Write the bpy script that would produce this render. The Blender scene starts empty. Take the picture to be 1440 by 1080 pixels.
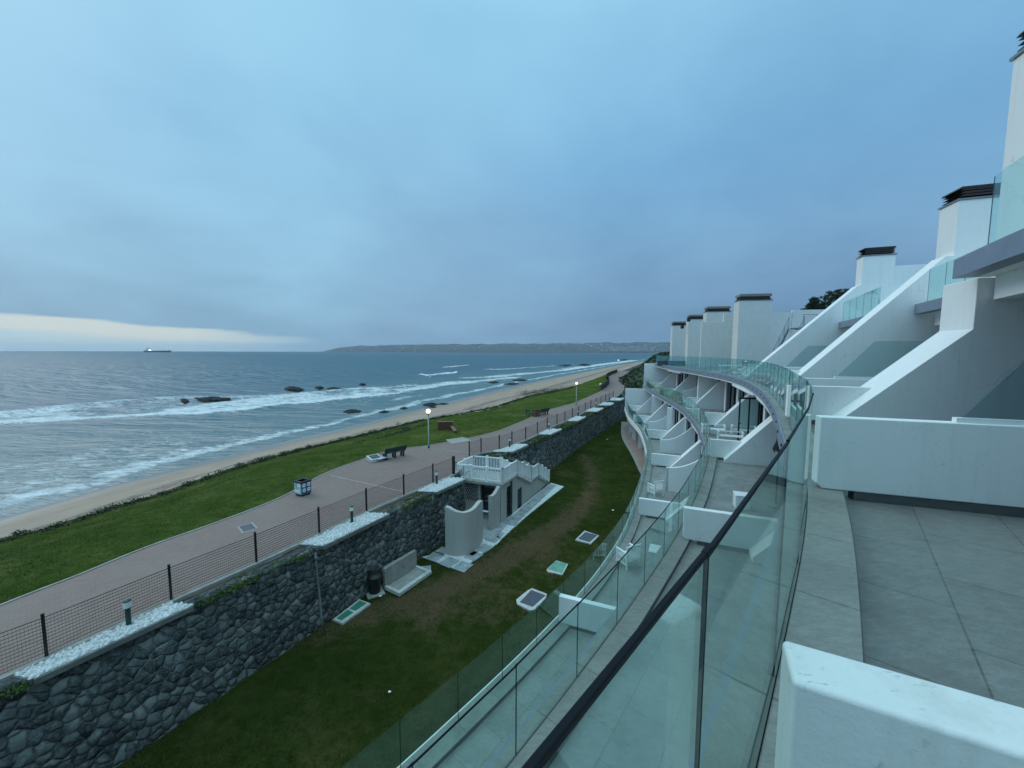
import bpy, bmesh, math, random
import numpy as np
from mathutils import Vector, Matrix
random.seed(7); rng = np.random.default_rng(7)
SC = bpy.context.scene
COL = SC.collection
# ------------------------------------------------------------------ survey: camera and ground points
FPX = 541.0; PITCH = math.atan(45.2/541); ROLL = math.radians(0.16)
def at(px, py, z):
    """point of the horizontal level z that a surveyed photo pixel falls on (used once, to survey the plan)"""
    u = (px-720)/FPX; v = (540-py)/FPX
    c, s = math.cos(ROLL), math.sin(ROLL); u, v = u*c-v*s, v*c+u*s
    y = math.cos(PITCH)+v*math.sin(PITCH); zz = -math.sin(PITCH)+v*math.cos(PITCH)
    k = z/zz
    return (u*k, y*k)
SEA, PATH, LAWN = -13.0, -7.9, -11.0
K1, K2, K3, K0 = -1.55, -4.85, -8.15, 1.82        # kerb levels of the tiers
RD = Vector((.925, -.38)).normalized()             # direction of the party walls, inland

# ------------------------------------------------------------------ mesh helpers
def link(o, parent=None):
    COL.objects.link(o)
    if parent is not None: o.parent = parent
    return o
def mesh_obj(name, verts, faces, mat, parent=None, uvs=None, smooth=False, midx=None, bevel=0, attrs=None):
    me = bpy.data.meshes.new(name)
    me.from_pydata([tuple(map(float, v)) for v in verts], [], [tuple(int(i) for i in f) for f in faces])
    for m in (mat if isinstance(mat, (list, tuple)) else [mat]): me.materials.append(m)
    if midx is not None: me.polygons.foreach_set('material_index', list(midx))
    if uvs is not None:
        l = me.uv_layers.new(name='UVMap')
        for p in me.polygons:
            for li in p.loop_indices: l.data[li].uv = uvs[me.loops[li].vertex_index]
    if attrs:
        for k, arr in attrs.items():
            a = me.attributes.new(k, 'FLOAT', 'POINT'); a.data.foreach_set('value', np.asarray(arr, dtype=np.float32))
    if smooth: me.polygons.foreach_set('use_smooth', [True]*len(me.polygons))
    me.update()
    o = bpy.data.objects.new(name, me); link(o, parent)
    if bevel:
        b = o.modifiers.new('bevel', 'BEVEL'); b.width = bevel; b.segments = 3; b.limit_method = 'ANGLE'; b.angle_limit = math.radians(40)
        if bevel >= .012: b.harden_normals = True; me.polygons.foreach_set('use_smooth', [True]*len(me.polygons))
    return o
class MB:
    """collects boxes, tubes and prisms, builds them as ONE mesh object"""
    def __init__(s): s.v = []; s.f = []; s.m = []; s.mi = 0
    def poly(s, vs, fs):
        b = len(s.v); s.v += [tuple(v) for v in vs]; s.f += [tuple(b+i for i in f) for f in fs]; s.m += [s.mi]*len(fs); return s
    def box(s, c, size, rz=0.0, M=None):
        x, y, z = (a/2 for a in size); R = M or Matrix.Rotation(rz, 3, 'Z'); c = Vector(c)
        vs = [c+R@Vector((sx*x, sy*y, sz*z)) for sx in (-1, 1) for sy in (-1, 1) for sz in (-1, 1)]
        return s.poly(vs, [(0,1,3,2),(4,6,7,5),(0,4,5,1),(2,3,7,6),(0,2,6,4),(1,5,7,3)])
    def bar(s, a, b, w, h=None):
        a = Vector(a); b = Vector(b); h = h or w; d = (b-a); L = d.length; d.normalize()
        up = Vector((0,0,1)) if abs(d.z) < .95 else Vector((0,1,0))
        sx = d.cross(up).normalized(); sz = sx.cross(d)
        M = Matrix((sx, d, sz)).transposed()
        return s.box((a+b)/2, (w, L, h), M=M)
    def tube(s, pts, r, n=8, cap=True):
        pts = [Vector(p) for p in pts]; rs = r if isinstance(r, (list, tuple)) else [r]*len(pts)
        vs = []; fs = []
        for i, p in enumerate(pts):
            d = (pts[min(i+1, len(pts)-1)]-pts[max(i-1, 0)]).normalized()
            up = Vector((0,0,1)) if abs(d.z) < .9 else Vector((0,1,0))
            a = d.cross(up).normalized(); b = a.cross(d)
            for k in range(n):
                t = 2*math.pi*k/n; vs.append(p+(a*math.cos(t)+b*math.sin(t))*rs[i])
        for i in range(len(pts)-1):
            for k in range(n):
                fs.append((i*n+k, i*n+(k+1)%n, (i+1)*n+(k+1)%n, (i+1)*n+k))
        if cap: fs += [tuple(range(n))[::-1], tuple(range((len(pts)-1)*n, len(pts)*n))]
        return s.poly(vs, fs)
    def lathe(s, c, prof, n=20):
        vs = []; fs = []; c = Vector(c)
        for r, z in prof:
            for k in range(n):
                t = 2*math.pi*k/n; vs.append(c+Vector((r*math.cos(t), r*math.sin(t), z)))
        for i in range(len(prof)-1):
            for k in range(n): fs.append((i*n+k, i*n+(k+1)%n, (i+1)*n+(k+1)%n, (i+1)*n+k))
        fs += [tuple(range(n))[::-1], tuple(range((len(prof)-1)*n, len(prof)*n))]
        return s.poly(vs, fs)
    def prism(s, O, d, poly, w0, w1):
        """polygon of (t, z) in the vertical plane through O along d, from w0 to w1 across it"""
        d = Vector(d[:2]).normalized(); n = Vector((-d.y, d.x)); k = len(poly)
        vs = [(O[0]+d.x*t+n.x*w, O[1]+d.y*t+n.y*w, z) for w in (w0, w1) for t, z in poly]
        fs = [tuple(range(k)), tuple(range(2*k-1, k-1, -1))]+[(i, i+k, (i+1)%k+k, (i+1)%k) for i in range(k)]
        return s.poly(vs, fs)
    def build(s, name, mat, parent=None, bevel=0, smooth=False):
        o = mesh_obj(name, s.v, s.f, mat, parent, midx=s.m, bevel=bevel, smooth=smooth)
        bm = bmesh.new(); bm.from_mesh(o.data); bmesh.ops.recalc_face_normals(bm, faces=bm.faces); bm.to_mesh(o.data); bm.free()
        return o
def tag(o, label=None, cat=None, group=None, kind=None):
    if label: o['label'] = label
    if cat: o['category'] = cat
    if group: o['group'] = group
    if kind: o['kind'] = kind
    return o
def thing(name, label, cat, loc=(0,0,0), rz=0.0, group=None):
    o = bpy.data.objects.new(name, None); o.empty_display_size = .2; COL.objects.link(o)
    o.location = loc; o.rotation_euler = (0, 0, rz)
    return tag(o, label, cat, group)
def dup(root, loc, rz=0.0, label=None):
    r = root.copy(); COL.objects.link(r); r.location = loc; r.rotation_euler = (0, 0, rz)
    if label: r['label'] = label
    for ch in root.children:
        c = ch.copy(); COL.objects.link(c); c.parent = r
        for g in ch.children:
            q = g.copy(); COL.objects.link(q); q.parent = c
    return r
# curves in plan
def smooth_curve(pts, step=.35):
    P = np.array(pts, float); P = np.vstack([2*P[0]-P[1], P, 2*P[-1]-P[-2]]); out = []
    for i in range(1, len(P)-2):
        L = np.linalg.norm(P[i+1]-P[i]); n = max(2, int(L/.1))
        for k in range(n):
            t = k/n; a, b, c, d = P[i-1], P[i], P[i+1], P[i+2]
            out.append(.5*((2*b)+(c-a)*t+(2*a-5*b+4*c-d)*t*t+(3*b-a-3*c+d)*t**3))
    out.append(P[-2]); out = np.array(out)
    for _ in range(60):
        out[1:-1] = .5*out[1:-1]+.25*(out[:-2]+out[2:])
    s = np.r_[0, np.cumsum(np.linalg.norm(np.diff(out, axis=0), axis=1))]
    n = int(s[-1]/step); q = np.linspace(0, s[-1], n+1)
    return np.c_[np.interp(q, s, out[:, 0]), np.interp(q, s, out[:, 1])]
def normals(C):
    d = np.gradient(C, axis=0); d /= np.linalg.norm(d, axis=1)[:, None]
    return np.c_[d[:, 1], -d[:, 0]]                 # to the right = inland
def arclen(C): return np.r_[0, np.cumsum(np.linalg.norm(np.diff(C, axis=0), axis=1))]
def sweep(name, C, prof, mat, parent=None, closed=True, smooth=False):
    N = normals(C); S = arclen(C); k = len(prof); vs = []; uv = []; fs = []
    pl = [0]
    for a, b in zip(prof, prof[1:]): pl.append(pl[-1]+math.hypot(b[0]-a[0], b[1]-a[1]))
    for i in range(len(C)):
        for j, (o, z) in enumerate(prof):
            vs.append((C[i, 0]+N[i, 0]*o, C[i, 1]+N[i, 1]*o, z)); uv.append((S[i], pl[j]))
    for i in range(len(C)-1):
        for j in range(k if closed else k-1):
            j2 = (j+1) % k; fs.append((i*k+j, i*k+j2, (i+1)*k+j2, (i+1)*k+j))
    if closed: fs += [tuple(range(k)), tuple(range(len(C)*k-1, (len(C)-1)*k-1, -1))]
    return mesh_obj(name, vs, fs, mat, parent, uvs=uv, smooth=smooth)
def sub(C, y0, y1):
    m = (C[:, 1] >= y0) & (C[:, 1] <= y1); return C[m]
def xat(C, y): return float(np.interp(y, C[:, 1], C[:, 0]))
def sd_poly(X, Y, P):
    """distance to a polyline, sign (+ left of it), and nearest fraction along it"""
    P = np.asarray(P, float); best = np.full(X.shape, 1e18); sg = np.zeros(X.shape); al = np.zeros(X.shape); S = arclen(P)
    for i in range(len(P)-1):
        a, b = P[i], P[i+1]; d = b-a; L2 = d@d
        t = np.clip(((X-a[0])*d[0]+(Y-a[1])*d[1])/L2, 0, 1); ex = X-a[0]-t*d[0]; ey = Y-a[1]-t*d[1]; D = ex*ex+ey*ey
        m = D < best; best = np.where(m, D, best); sg = np.where(m, np.sign(d[0]*ey-d[1]*ex), sg); al = np.where(m, S[i]+t*math.sqrt(L2), al)
    return np.sqrt(best)*np.where(sg == 0, 1, sg), al/S[-1]
def sstep(a, b, x):
    t = np.clip((x-a)/(b-a), 0, 1); return t*t*(3-2*t)
def vnoise(x, y, seed=0):
    """cheap smooth value noise"""
    r = np.random.default_rng(seed); T = r.random((256, 256)); xi = np.floor(x).astype(int); yi = np.floor(y).astype(int)
    fx = x-xi; fy = y-yi; fx = fx*fx*(3-2*fx); fy = fy*fy*(3-2*fy); g = lambda a, b: T[a % 256, b % 256]
    return (g(xi, yi)*(1-fx)+g(xi+1, yi)*fx)*(1-fy)+(g(xi, yi+1)*(1-fx)+g(xi+1, yi+1)*fx)*fy
def fbm(x, y, seed=0, o=4):
    return sum(vnoise(x*2**k, y*2**k, seed+k)*.5**k for k in range(o))/sum(.5**k for k in range(o))

# ------------------------------------------------------------------ materials
class NT:
    def __init__(s, name):
        s.m = bpy.data.materials.new(name); s.m.use_nodes = True; s.t = s.m.node_tree; s.n = s.t.nodes; s.n.clear()
        s.out = s.n.new('ShaderNodeOutputMaterial')
    def new(s, typ, **kw):
        n = s.n.new(typ)
        for k, v in kw.items():
            if k in n.inputs and not hasattr(n, k): n.inputs[k].default_value = v
            else: setattr(n, k, v)
        return n
    def l(s, a, b): s.t.links.new(a, b)
    def co(s, kind='Object', scale=(1,1,1), rot=(0,0,0)):
        tc = s.n.new('ShaderNodeTexCoord'); mp = s.n.new('ShaderNodeMapping'); mp.inputs['Scale'].default_value = scale; mp.inputs['Rotation'].default_value = rot
        s.l(tc.outputs[kind], mp.inputs['Vector']); return mp.outputs['Vector']
    def noise(s, vec, scale, detail=4, rough=.55, dist=0):
        n = s.n.new('ShaderNodeTexNoise'); n.inputs['Scale'].default_value = scale; n.inputs['Detail'].default_value = detail
        n.inputs['Roughness'].default_value = rough; n.inputs['Distortion'].default_value = dist; s.l(vec, n.inputs['Vector']); return n.outputs['Fac']
    def ramp(s, fac, stops, interp='LINEAR'):
        r = s.n.new('ShaderNodeValToRGB'); r.color_ramp.interpolation = interp; e = r.color_ramp.elements
        while len(e) < len(stops): e.new(.5)
        for q, (p, c) in zip(e, stops): q.position = p; q.color = (*c, 1) if len(c) == 3 else c
        s.l(fac, r.inputs['Fac']); return r.outputs['Color']
    def mix(s, fac, a, b, blend='MIX'):
        n = s.n.new('ShaderNodeMix'); n.data_type = 'RGBA'; n.blend_type = blend
        for v, i in ((fac, 0), (a, 6), (b, 7)):
            if isinstance(v, (int, float)): n.inputs[i].default_value = v
            elif isinstance(v, tuple): n.inputs[i].default_value = (*v, 1)
            else: s.l(v, n.inputs[i])
        return n.outputs[2]
    def math(s, op, a, b=0.0, c=0.0):
        n = s.n.new('ShaderNodeMath'); n.operation = op
        for i, v in enumerate((a, b, c)):
            if isinstance(v, (int, float)): n.inputs[i].default_value = v
            else: s.l(v, n.inputs[i])
        return n.outputs[0]
    def attr(s, name):
        n = s.n.new('ShaderNodeAttribute'); n.attribute_name = name; return n.outputs['Fac']
    def bump(s, h, strength=.3, dist=.02, normal=None):
        n = s.n.new('ShaderNodeBump'); n.inputs['Strength'].default_value = strength; n.inputs['Distance'].default_value = dist
        s.l(h, n.inputs['Height'])
        if normal is not None: s.l(normal, n.inputs['Normal'])
        return n.outputs['Normal']
    def pbr(s, color, rough=.7, metal=0.0, normal=None, spec=.5, emit=None, estr=0):
        p = s.n.new('ShaderNodeBsdfPrincipled')
        for v, k in ((color, 'Base Color'), (rough, 'Roughness'), (metal, 'Metallic'), (spec, 'Specular IOR Level')):
            if isinstance(v, (int, float)): p.inputs[k].default_value = v
            elif isinstance(v, tuple): p.inputs[k].default_value = (*v, 1)
            else: s.l(v, p.inputs[k])
        if normal is not None: s.l(normal, p.inputs['Normal'])
        if emit: p.inputs['Emission Color'].default_value = (*emit, 1); p.inputs['Emission Strength'].default_value = estr
        s.l(p.outputs[0], s.out.inputs['Surface']); return s.m
def plain(name, c, rough=.6, metal=0.0, var=.18, scale=3.0, bump=.15, fine=60.0):
    t = NT(name); v = t.co(); n = t.noise(v, scale, 6, .65)
    c2 = tuple(max(0, x*(1-var)) for x in c); c1 = tuple(min(1, x*(1+var*.5)) for x in c)
    col = t.ramp(n, [(.3, c2), (.7, c1)])
    return t.pbr(col, rough, metal, t.bump(t.noise(v, fine, 3), bump, .004))
def plaster(name, c, stain=.25):
    t = NT(name); v = t.co(); big = t.noise(v, .9, 5, .6); mid = t.noise(v, 5.0, 6, .7)
    sv = t.co(scale=(3.0, 3.0, .25)); streak = t.noise(sv, 2.2, 5, .65)
    dirt = tuple(x*.62*k for x, k in zip(c, (1, .98, .93)))
    col = t.mix(t.math('MULTIPLY', t.ramp(streak, [(.52, (0,0,0)), (.78, (1,1,1))]), stain), c, dirt)
    col = t.mix(t.math('MULTIPLY', t.ramp(big, [(.35, (0,0,0)), (.75, (1,1,1))]), stain*.7), col, tuple(x*.84 for x in c))
    vo = t.n.new('ShaderNodeTexVoronoi'); vo.feature = 'DISTANCE_TO_EDGE'; vo.inputs['Scale'].default_value = .8; wv_ = t.n.new('ShaderNodeMix'); wv_.data_type = 'VECTOR'; wv_.inputs[0].default_value = .35; nn = t.n.new('ShaderNodeTexNoise'); nn.inputs['Scale'].default_value = 3; nn.inputs['Detail'].default_value = 6; t.l(v, nn.inputs['Vector']); t.l(v, wv_.inputs[4]); t.l(nn.outputs['Color'], wv_.inputs[5]); t.l(wv_.outputs[1], vo.inputs['Vector'])
    crack = t.math('MULTIPLY', t.ramp(vo.outputs['Distance'], [(0, (1,1,1)), (.006, (0,0,0))]), t.ramp(t.noise(v, .7, 3), [(.52, (0,0,0)), (.60, (.5,)*3)]))
    col = t.mix(crack, col, tuple(x*.45 for x in c))
    fines = t.noise(t.co(scale=(9, 9, .5)), 2.0, 6, .7); col = t.mix(t.math('MULTIPLY', t.ramp(fines, [(.55, (0,0,0)), (.75, (1,1,1))]), t.math('MULTIPLY', t.ramp(big, [(.45, (0,0,0)), (.65, (1,1,1))]), .38)), col, tuple(x*.6*k for x, k in zip(c, (1, .99, .95))))
    sv2 = t.co(scale=(1, 2.6, 1), rot=(0, 0, .45)); spk = t.ramp(t.noise(sv2, 22, 3, .6), [(.66-.14*stain, (0,0,0)), (.74-.14*stain, (1,1,1))])
    col = t.mix(t.math('MULTIPLY', spk, t.math('MULTIPLY', t.ramp(mid, [(.5, (0,0,0)), (.62, (1,1,1))]), .3+stain)), col, tuple(x*.35 for x in c))
    bp = t.bump(t.noise(v, 45, 4, .7), .22, .006, t.bump(mid, .25, .02))
    return t.pbr(col, .72, 0, bp, .3)
def tile(name, c, w, h, rot, uv=False, mortar=.006, var=.28):
    t = NT(name); v = t.co('UV' if uv else 'Object', rot=(0, 0, rot))
    b = t.n.new('ShaderNodeTexBrick'); b.offset = 0.0 if uv else .5; t.l(v, b.inputs['Vector'])
    b.inputs['Scale'].default_value = 1; b.inputs['Mortar Size'].default_value = mortar; b.inputs['Brick Width'].default_value = w; b.inputs['Row Height'].default_value = h
    b.inputs['Mortar Smooth'].default_value = .1; b.inputs['Bias'].default_value = 0
    b.inputs['Color1'].default_value = (*[x*1.08 for x in c], 1); b.inputs['Color2'].default_value = (*[x*.88 for x in c], 1); b.inputs['Mortar'].default_value = (*[x*.35 for x in c], 1)
    ov = t.co(); gv = t.co(scale=(1.0, 2.6, 1), rot=(0, 0, rot+.25))
    grain = t.noise(gv, 9, 8, .75); blot = t.noise(ov, 1.6, 5, .6)
    fine = t.noise(t.co(scale=(1.0, 3.2, 1), rot=(0, 0, rot+.5)), 34, 5, .8)
    col = t.mix(t.math('MULTIPLY', t.ramp(grain, [(.36, (0,0,0)), (.7, (1,1,1))]), var*1.9), b.outputs['Color'], tuple(x*1.8 for x in c), 'MIX')
    col = t.mix(t.math('MULTIPLY', t.ramp(fine, [(.46, (0,0,0)), (.66, (1,1,1))]), .42), col, tuple(x*.55 for x in c))
    col = t.mix(t.math('MULTIPLY', t.ramp(blot, [(.45, (0,0,0)), (.72, (1,1,1))]), .45), col, tuple(x*.5 for x in c))
    spk = t.ramp(t.noise(ov, 30, 2), [(.76, (0,0,0)), (.79, (1,1,1))])
    col = t.mix(t.math('MULTIPLY', spk, .6), col, tuple(x*.3 for x in c))
    bp = t.bump(b.outputs['Fac'], -.4, .004, t.bump(grain, .25, .006))
    return t.pbr(col, t.ramp(blot, [(.3, (.38,)*3), (.7, (.62,)*3)]), 0, bp, .45)
M = {}
M['white'] = plaster('white_plaster', (.83, .83, .81), .24)
M['worn'] = plaster('worn_white_plaster', (.73, .735, .715), .5)
M['grey_render'] = plaster('grey_render', (.43, .43, .40), .35)
M['white_paint'] = plain('white_paint', (.86, .87, .86), .42, 0, .08, 4, .05)
M['brickwhite'] = None
M['kerb'] = tile('kerb_stone', (.235, .225, .205), 1.05, 4.0, 0, True, .008)
M['floor'] = tile('terrace_tile', (.185, .183, .174), .92, .62, math.radians(-49))
M['floor_pale'] = tile('lower_terrace_tile', (.245, .24, .225), .9, .6, math.radians(-52))
M['skirt'] = plain('skirting_tile', (.10, .105, .105), .5, 0, .3, 6)
M['fascia'] = plain('blue_grey_steel', (.20, .235, .30), .45, .0, .12, 2, .05)
M['black'] = plain('black_powder_coat', (.008, .009, .011), .5, 0, .1, 8, .03)
M['rail'] = NT('matt_black_rail').pbr((.006, .008, .011), .55, 0, None, .15)
M['seal'] = NT('black_seal').pbr((.008, .013, .015), .7, 0, None, .1)
M['steel'] = plain('galvanised_steel', (.26, .27, .27), .4, .7, .2, 10, .05)
M['concrete'] = plain('concrete', (.33, .32, .29), .8, 0, .3, 3.5, .35, 25)
M['edge'] = plain('dark_concrete_edge', (.17, .17, .155), .85, 0, .35, 3, .4, 25)
M['pale_concrete'] = plain('pale_concrete', (.52, .52, .49), .8, 0, .25, 3.5, .3, 25)
M['mortar'] = plain('pale_mortar', (.66, .68, .66), .8, 0, .3, 4, .3, 25)
M['band'] = plain('pale_paver', (.33, .27, .235), .8, 0, .35, 5, .3, 25)
M['slab'] = plain('pale_paving', (.34, .37, .38), .75, 0, .45, 2.6, .3, 20)
M['dark_wood'] = plain('dark_timber', (.035, .026, .02), .7, 0, .4, 5, .3, 30)
M['louvre'] = plain('dark_brown_louvre', (.03, .017, .015), .55, 0, .35, 6)
M['pale_louvre'] = plain('weathered_louvre_lid', (.25, .21, .17), .6, 0, .3, 5)
M['green_paint'] = plain('dark_green_paint', (.010, .045, .038), .45)
M['cover_green'] = plain('green_cover', (.035, .22, .13), .6, 0, .35, 6)
M['cover_pale_green'] = plain('pale_green_cover', (.14, .34, .25), .65, 0, .45, 7)
M['cover_dark'] = plain('dark_grating', (.075, .08, .105), .6, 0, .3, 14)
M['bark'] = plain('bark', (.05, .035, .025), .9, 0, .4, 5, .5)
M['rock'] = plain('wet_rock', (.010, .010, .010), .95, 0, .5, 2, .8, 6)
M['soil'] = plain('soil', (.12, .085, .06), .95, 0, .45, 3, .6, 30)
M['pink_patio'] = tile('pink_patio_brick', (.36, .25, .20), .22, .11, .4)
M['dark_glass'] = NT('dark_window_glass').pbr((.012, .02, .024), .04, 0, None, .8)
M['ship_hull'] = plain('ship_hull', (.012, .03, .05), .6)
M['fabric'] = plain('black_fabric', (.02, .022, .024), .9)
M['brick'] = tile('red_brick', (.19, .075, .05), .23, .08, 0, True, .008, .2)
def lamp_mat(name, c, s):
    return NT(name).pbr((.8, .8, .75), .4, 0, None, .5, c, s)
M['globe'] = lamp_mat('lit_globe', (1.0, .84, .58), 1.35)
M['town_light'] = lamp_mat('town_light', (1, .93, .8), 3.0)
M['bollard_head'] = plain('bollard_diffuser', (.74, .74, .70), .4, 0, .12, 12)
def glass_mat(name, tint, refl=1.0, film=.05):
    t = NT(name); tr = t.new('ShaderNodeBsdfTransparent'); tr.inputs[0].default_value = (*tint, 1)
    gl = t.new('ShaderNodeBsdfGlossy'); gl.inputs['Roughness'].default_value = .0; gl.inputs[0].default_value = (.92, 1.0, .98, 1)
    df = t.new('ShaderNodeBsdfDiffuse'); df.inputs[0].default_value = (.55, .62, .6, 1)
    fr = t.new('ShaderNodeFresnel'); ge = t.new('ShaderNodeNewGeometry')
    t.l(t.math('MULTIPLY_ADD', ge.outputs['Backfacing'], 1/1.5-1.5, 1.5), fr.inputs[0])    # thin pane: both faces reflect alike
    m1 = t.new('ShaderNodeMixShader'); m2 = t.new('ShaderNodeMixShader')
    smear = t.ramp(t.noise(t.co(scale=(1, 1, .5)), 2.2, 6, .65), [(.45, (0,0,0)), (.8, (1,1,1))])
    t.l(t.math('MULTIPLY', smear, film), m1.inputs[0]); t.l(tr.outputs[0], m1.inputs[1]); t.l(df.outputs[0], m1.inputs[2])
    t.l(t.math('MINIMUM', t.math('MULTIPLY', fr.outputs[0], refl), 1.0), m2.inputs[0]); t.l(m1.outputs[0], m2.inputs[1]); t.l(gl.outputs[0], m2.inputs[2])
    t.l(m2.outputs[0], t.out.inputs['Surface']); return t.m
M['glass'] = glass_mat('green_tinted_glass', (.84, .965, .945), .85, .022)
M['screen'] = glass_mat('dark_tinted_glass', (.77, .86, .87), .8, .02)
def grass_mat(name, wear=False, dark=1.0):
    t = NT(name); v = t.co(); a = t.noise(v, .35, 5, .65); b = t.noise(v, 2.6, 7, .75); f = t.noise(v, 26, 4, .8); ff = t.noise(v, 90, 2, .7)
    c = t.ramp(a, [(.3, (.030*dark, .050*dark, .010*dark)), (.52, (.060*dark, .082*dark, .020*dark)), (.70, (.125*dark, .120*dark, .045*dark))])
    c = t.mix(t.math('MULTIPLY', t.ramp(b, [(.40, (0,0,0)), (.66, (1,1,1))]), .85), c, (.016*dark, .040*dark, .006*dark))
    dry = t.noise(t.co(scale=(1, 2.2, 1), rot=(0, 0, .6)), .8, 7, .75); c = t.mix(t.math('MULTIPLY', t.ramp(dry, [(.52, (0,0,0)), (.70, (1,1,1))]), .6), c, (.13*dark, .115*dark, .055*dark))
    c = t.mix(t.math('MULTIPLY', t.ramp(f, [(.48, (0,0,0)), (.72, (1,1,1))]), .5), c, (.11*dark, .13*dark, .024*dark))
    if wear:
        w = t.attr('wear'); n2 = t.noise(v, 1.7, 7, .75)
        k = t.ramp(t.math('ADD', w, t.math('MULTIPLY', t.math('SUBTRACT', n2, .5), 1.5)), [(.38, (0,0,0)), (.72, (1,1,1))])
        br = t.ramp(f, [(.3, (.085, .058, .032)), (.7, (.16, .112, .065))])
        c = t.mix(t.math('MULTIPLY', k, .85), c, br)
    h = t.math('ADD', t.math('MULTIPLY', f, .7), t.math('MULTIPLY', ff, .5))
    return t.pbr(c, 1.0, 0, t.bump(h, .9, .05), .0)
M['grass'] = grass_mat('verge_grass', True, 1.25)
M['lawn'] = grass_mat('lawn_grass', True, .68)
def blade_mat(name, k):
    t = NT(name); v = t.co(); n = t.noise(v, .5, 5, .7); n2 = t.noise(v, 5, 4, .7)
    c = t.ramp(n, [(.3, (.034*k, .053*k, .014*k)), (.5, (.064*k, .078*k, .025*k)), (.68, (.120*k, .100*k, .045*k))]); c = t.mix(t.math('MULTIPLY', n2, .6), c, (.090*k, .094*k, .033*k)); return t.pbr(c, .9, 0, None, .03)
M['blade'] = blade_mat('lawn_blade', .74); M['blade_light'] = blade_mat('verge_blade', 1.35)
def leaf_mat(name, c1, c2):
    t = NT(name); v = t.co(); n = t.noise(v, 1.8, 5, .7); col = t.ramp(n, [(.3, c1), (.7, c2)]); return t.pbr(col, .6, 0, None, .3)
M['leaf'] = leaf_mat('shrub_leaf', (.018, .038, .012), (.055, .085, .025))
M['dune_leaf'] = leaf_mat('dune_leaf', (.014, .034, .010), (.045, .070, .022))
M['cover_leaf'] = leaf_mat('ground_cover_leaf', (.030, .055, .010), (.11, .15, .03))
M['tree_leaf'] = leaf_mat('tree_leaf', (.010, .022, .012), (.03, .05, .02))
def stone_mat():
    t = NT('rubble_stone'); v = t.co('UV'); d = t.n.new('ShaderNodeTexNoise'); d.inputs['Scale'].default_value = 2.4; d.inputs['Detail'].default_value = 4; t.l(v, d.inputs['Vector'])
    wv = t.n.new('ShaderNodeMix'); wv.data_type = 'VECTOR'; wv.inputs[0].default_value = .20; t.l(v, wv.inputs[4]); t.l(d.outputs['Color'], wv.inputs[5])
    def vor(feature):
        n = t.n.new('ShaderNodeTexVoronoi'); n.feature = feature; n.inputs['Scale'].default_value = 4.6; n.inputs['Randomness'].default_value = .85; t.l(wv.outputs[1], n.inputs['Vector']); return n
    e = vor('DISTANCE_TO_EDGE'); f1 = vor('F1'); sep = t.n.new('ShaderNodeSeparateColor'); t.l(f1.outputs['Color'], sep.inputs[0])
    ov = t.co(); g = t.noise(ov, 6, 8, .75); big = t.noise(ov, .45, 5, .65); m2 = t.noise(ov, 2.4, 7, .75)
    st = t.ramp(sep.outputs[0], [(0, (.024, .033, .034)), (.45, (.058, .071, .070)), (.8, (.105, .12, .115)), (1, (.20, .21, .20))])
    st = t.mix(t.math('MULTIPLY', t.ramp(g, [(.45, (0,0,0)), (.72, (1,1,1))]), .7), st, (.26, .28, .265))
    edge = t.ramp(e.outputs['Distance'], [(.01, (1,1,1)), (.10, (0,0,0))])
    mo = t.ramp(big, [(.38, (.02, .025, .025)), (.54, (.10, .11, .105)), (.70, (.38, .40, .385))])
    col = t.mix(t.math('MULTIPLY', edge, t.ramp(m2, [(.36, (.05,)*3), (.62, (1,)*3)])), st, mo)
    dome = t.math('SUBTRACT', 1.0, t.math('POWER', f1.outputs['Distance'], 1.6))
    h = t.math('ADD', dome, t.math('MULTIPLY', t.ramp(e.outputs['Distance'], [(0, (0,0,0)), (.14, (1,1,1))]), .35))
    return t.pbr(col, .85, 0, t.bump(g, .55, .04, t.bump(h, .8, .17)), .25)
M['scrub_ground'] = plain('scrub_ground', (.028, .045, .018), .95, 0, .5, 1.5, .6, 8)
M['stone'] = stone_mat()
def paver_mat():
    t = NT('red_grey_pavers'); v = t.co(rot=(0, 0, math.radians(-50))); b = t.n.new('ShaderNodeTexBrick'); t.l(v, b.inputs['Vector'])
    b.inputs['Scale'].default_value = 1; b.inputs['Brick Width'].default_value = .22; b.inputs['Row Height'].default_value = .11; b.inputs['Mortar Size'].default_value = .006
    b.inputs['Color1'].default_value = (.262, .172, .148, 1); b.inputs['Color2'].default_value = (.212, .138, .118, 1); b.inputs['Mortar'].default_value = (.12, .11, .10, 1)
    ov = t.co(); a = t.noise(ov, .4, 5, .65); f = t.noise(ov, 4, 6, .75)
    c = t.mix(t.math('MULTIPLY', t.ramp(a, [(.35, (0,0,0)), (.7, (1,1,1))]), .6), b.outputs['Color'], (.24, .185, .16))
    c = t.mix(t.math('MULTIPLY', t.ramp(f, [(.55, (0,0,0)), (.75, (1,1,1))]), .45), c, (.17, .12, .10))
    return t.pbr(c, .75, 0, t.bump(b.outputs['Fac'], -.3, .005), .35)
M['paver'] = paver_mat()
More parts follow.
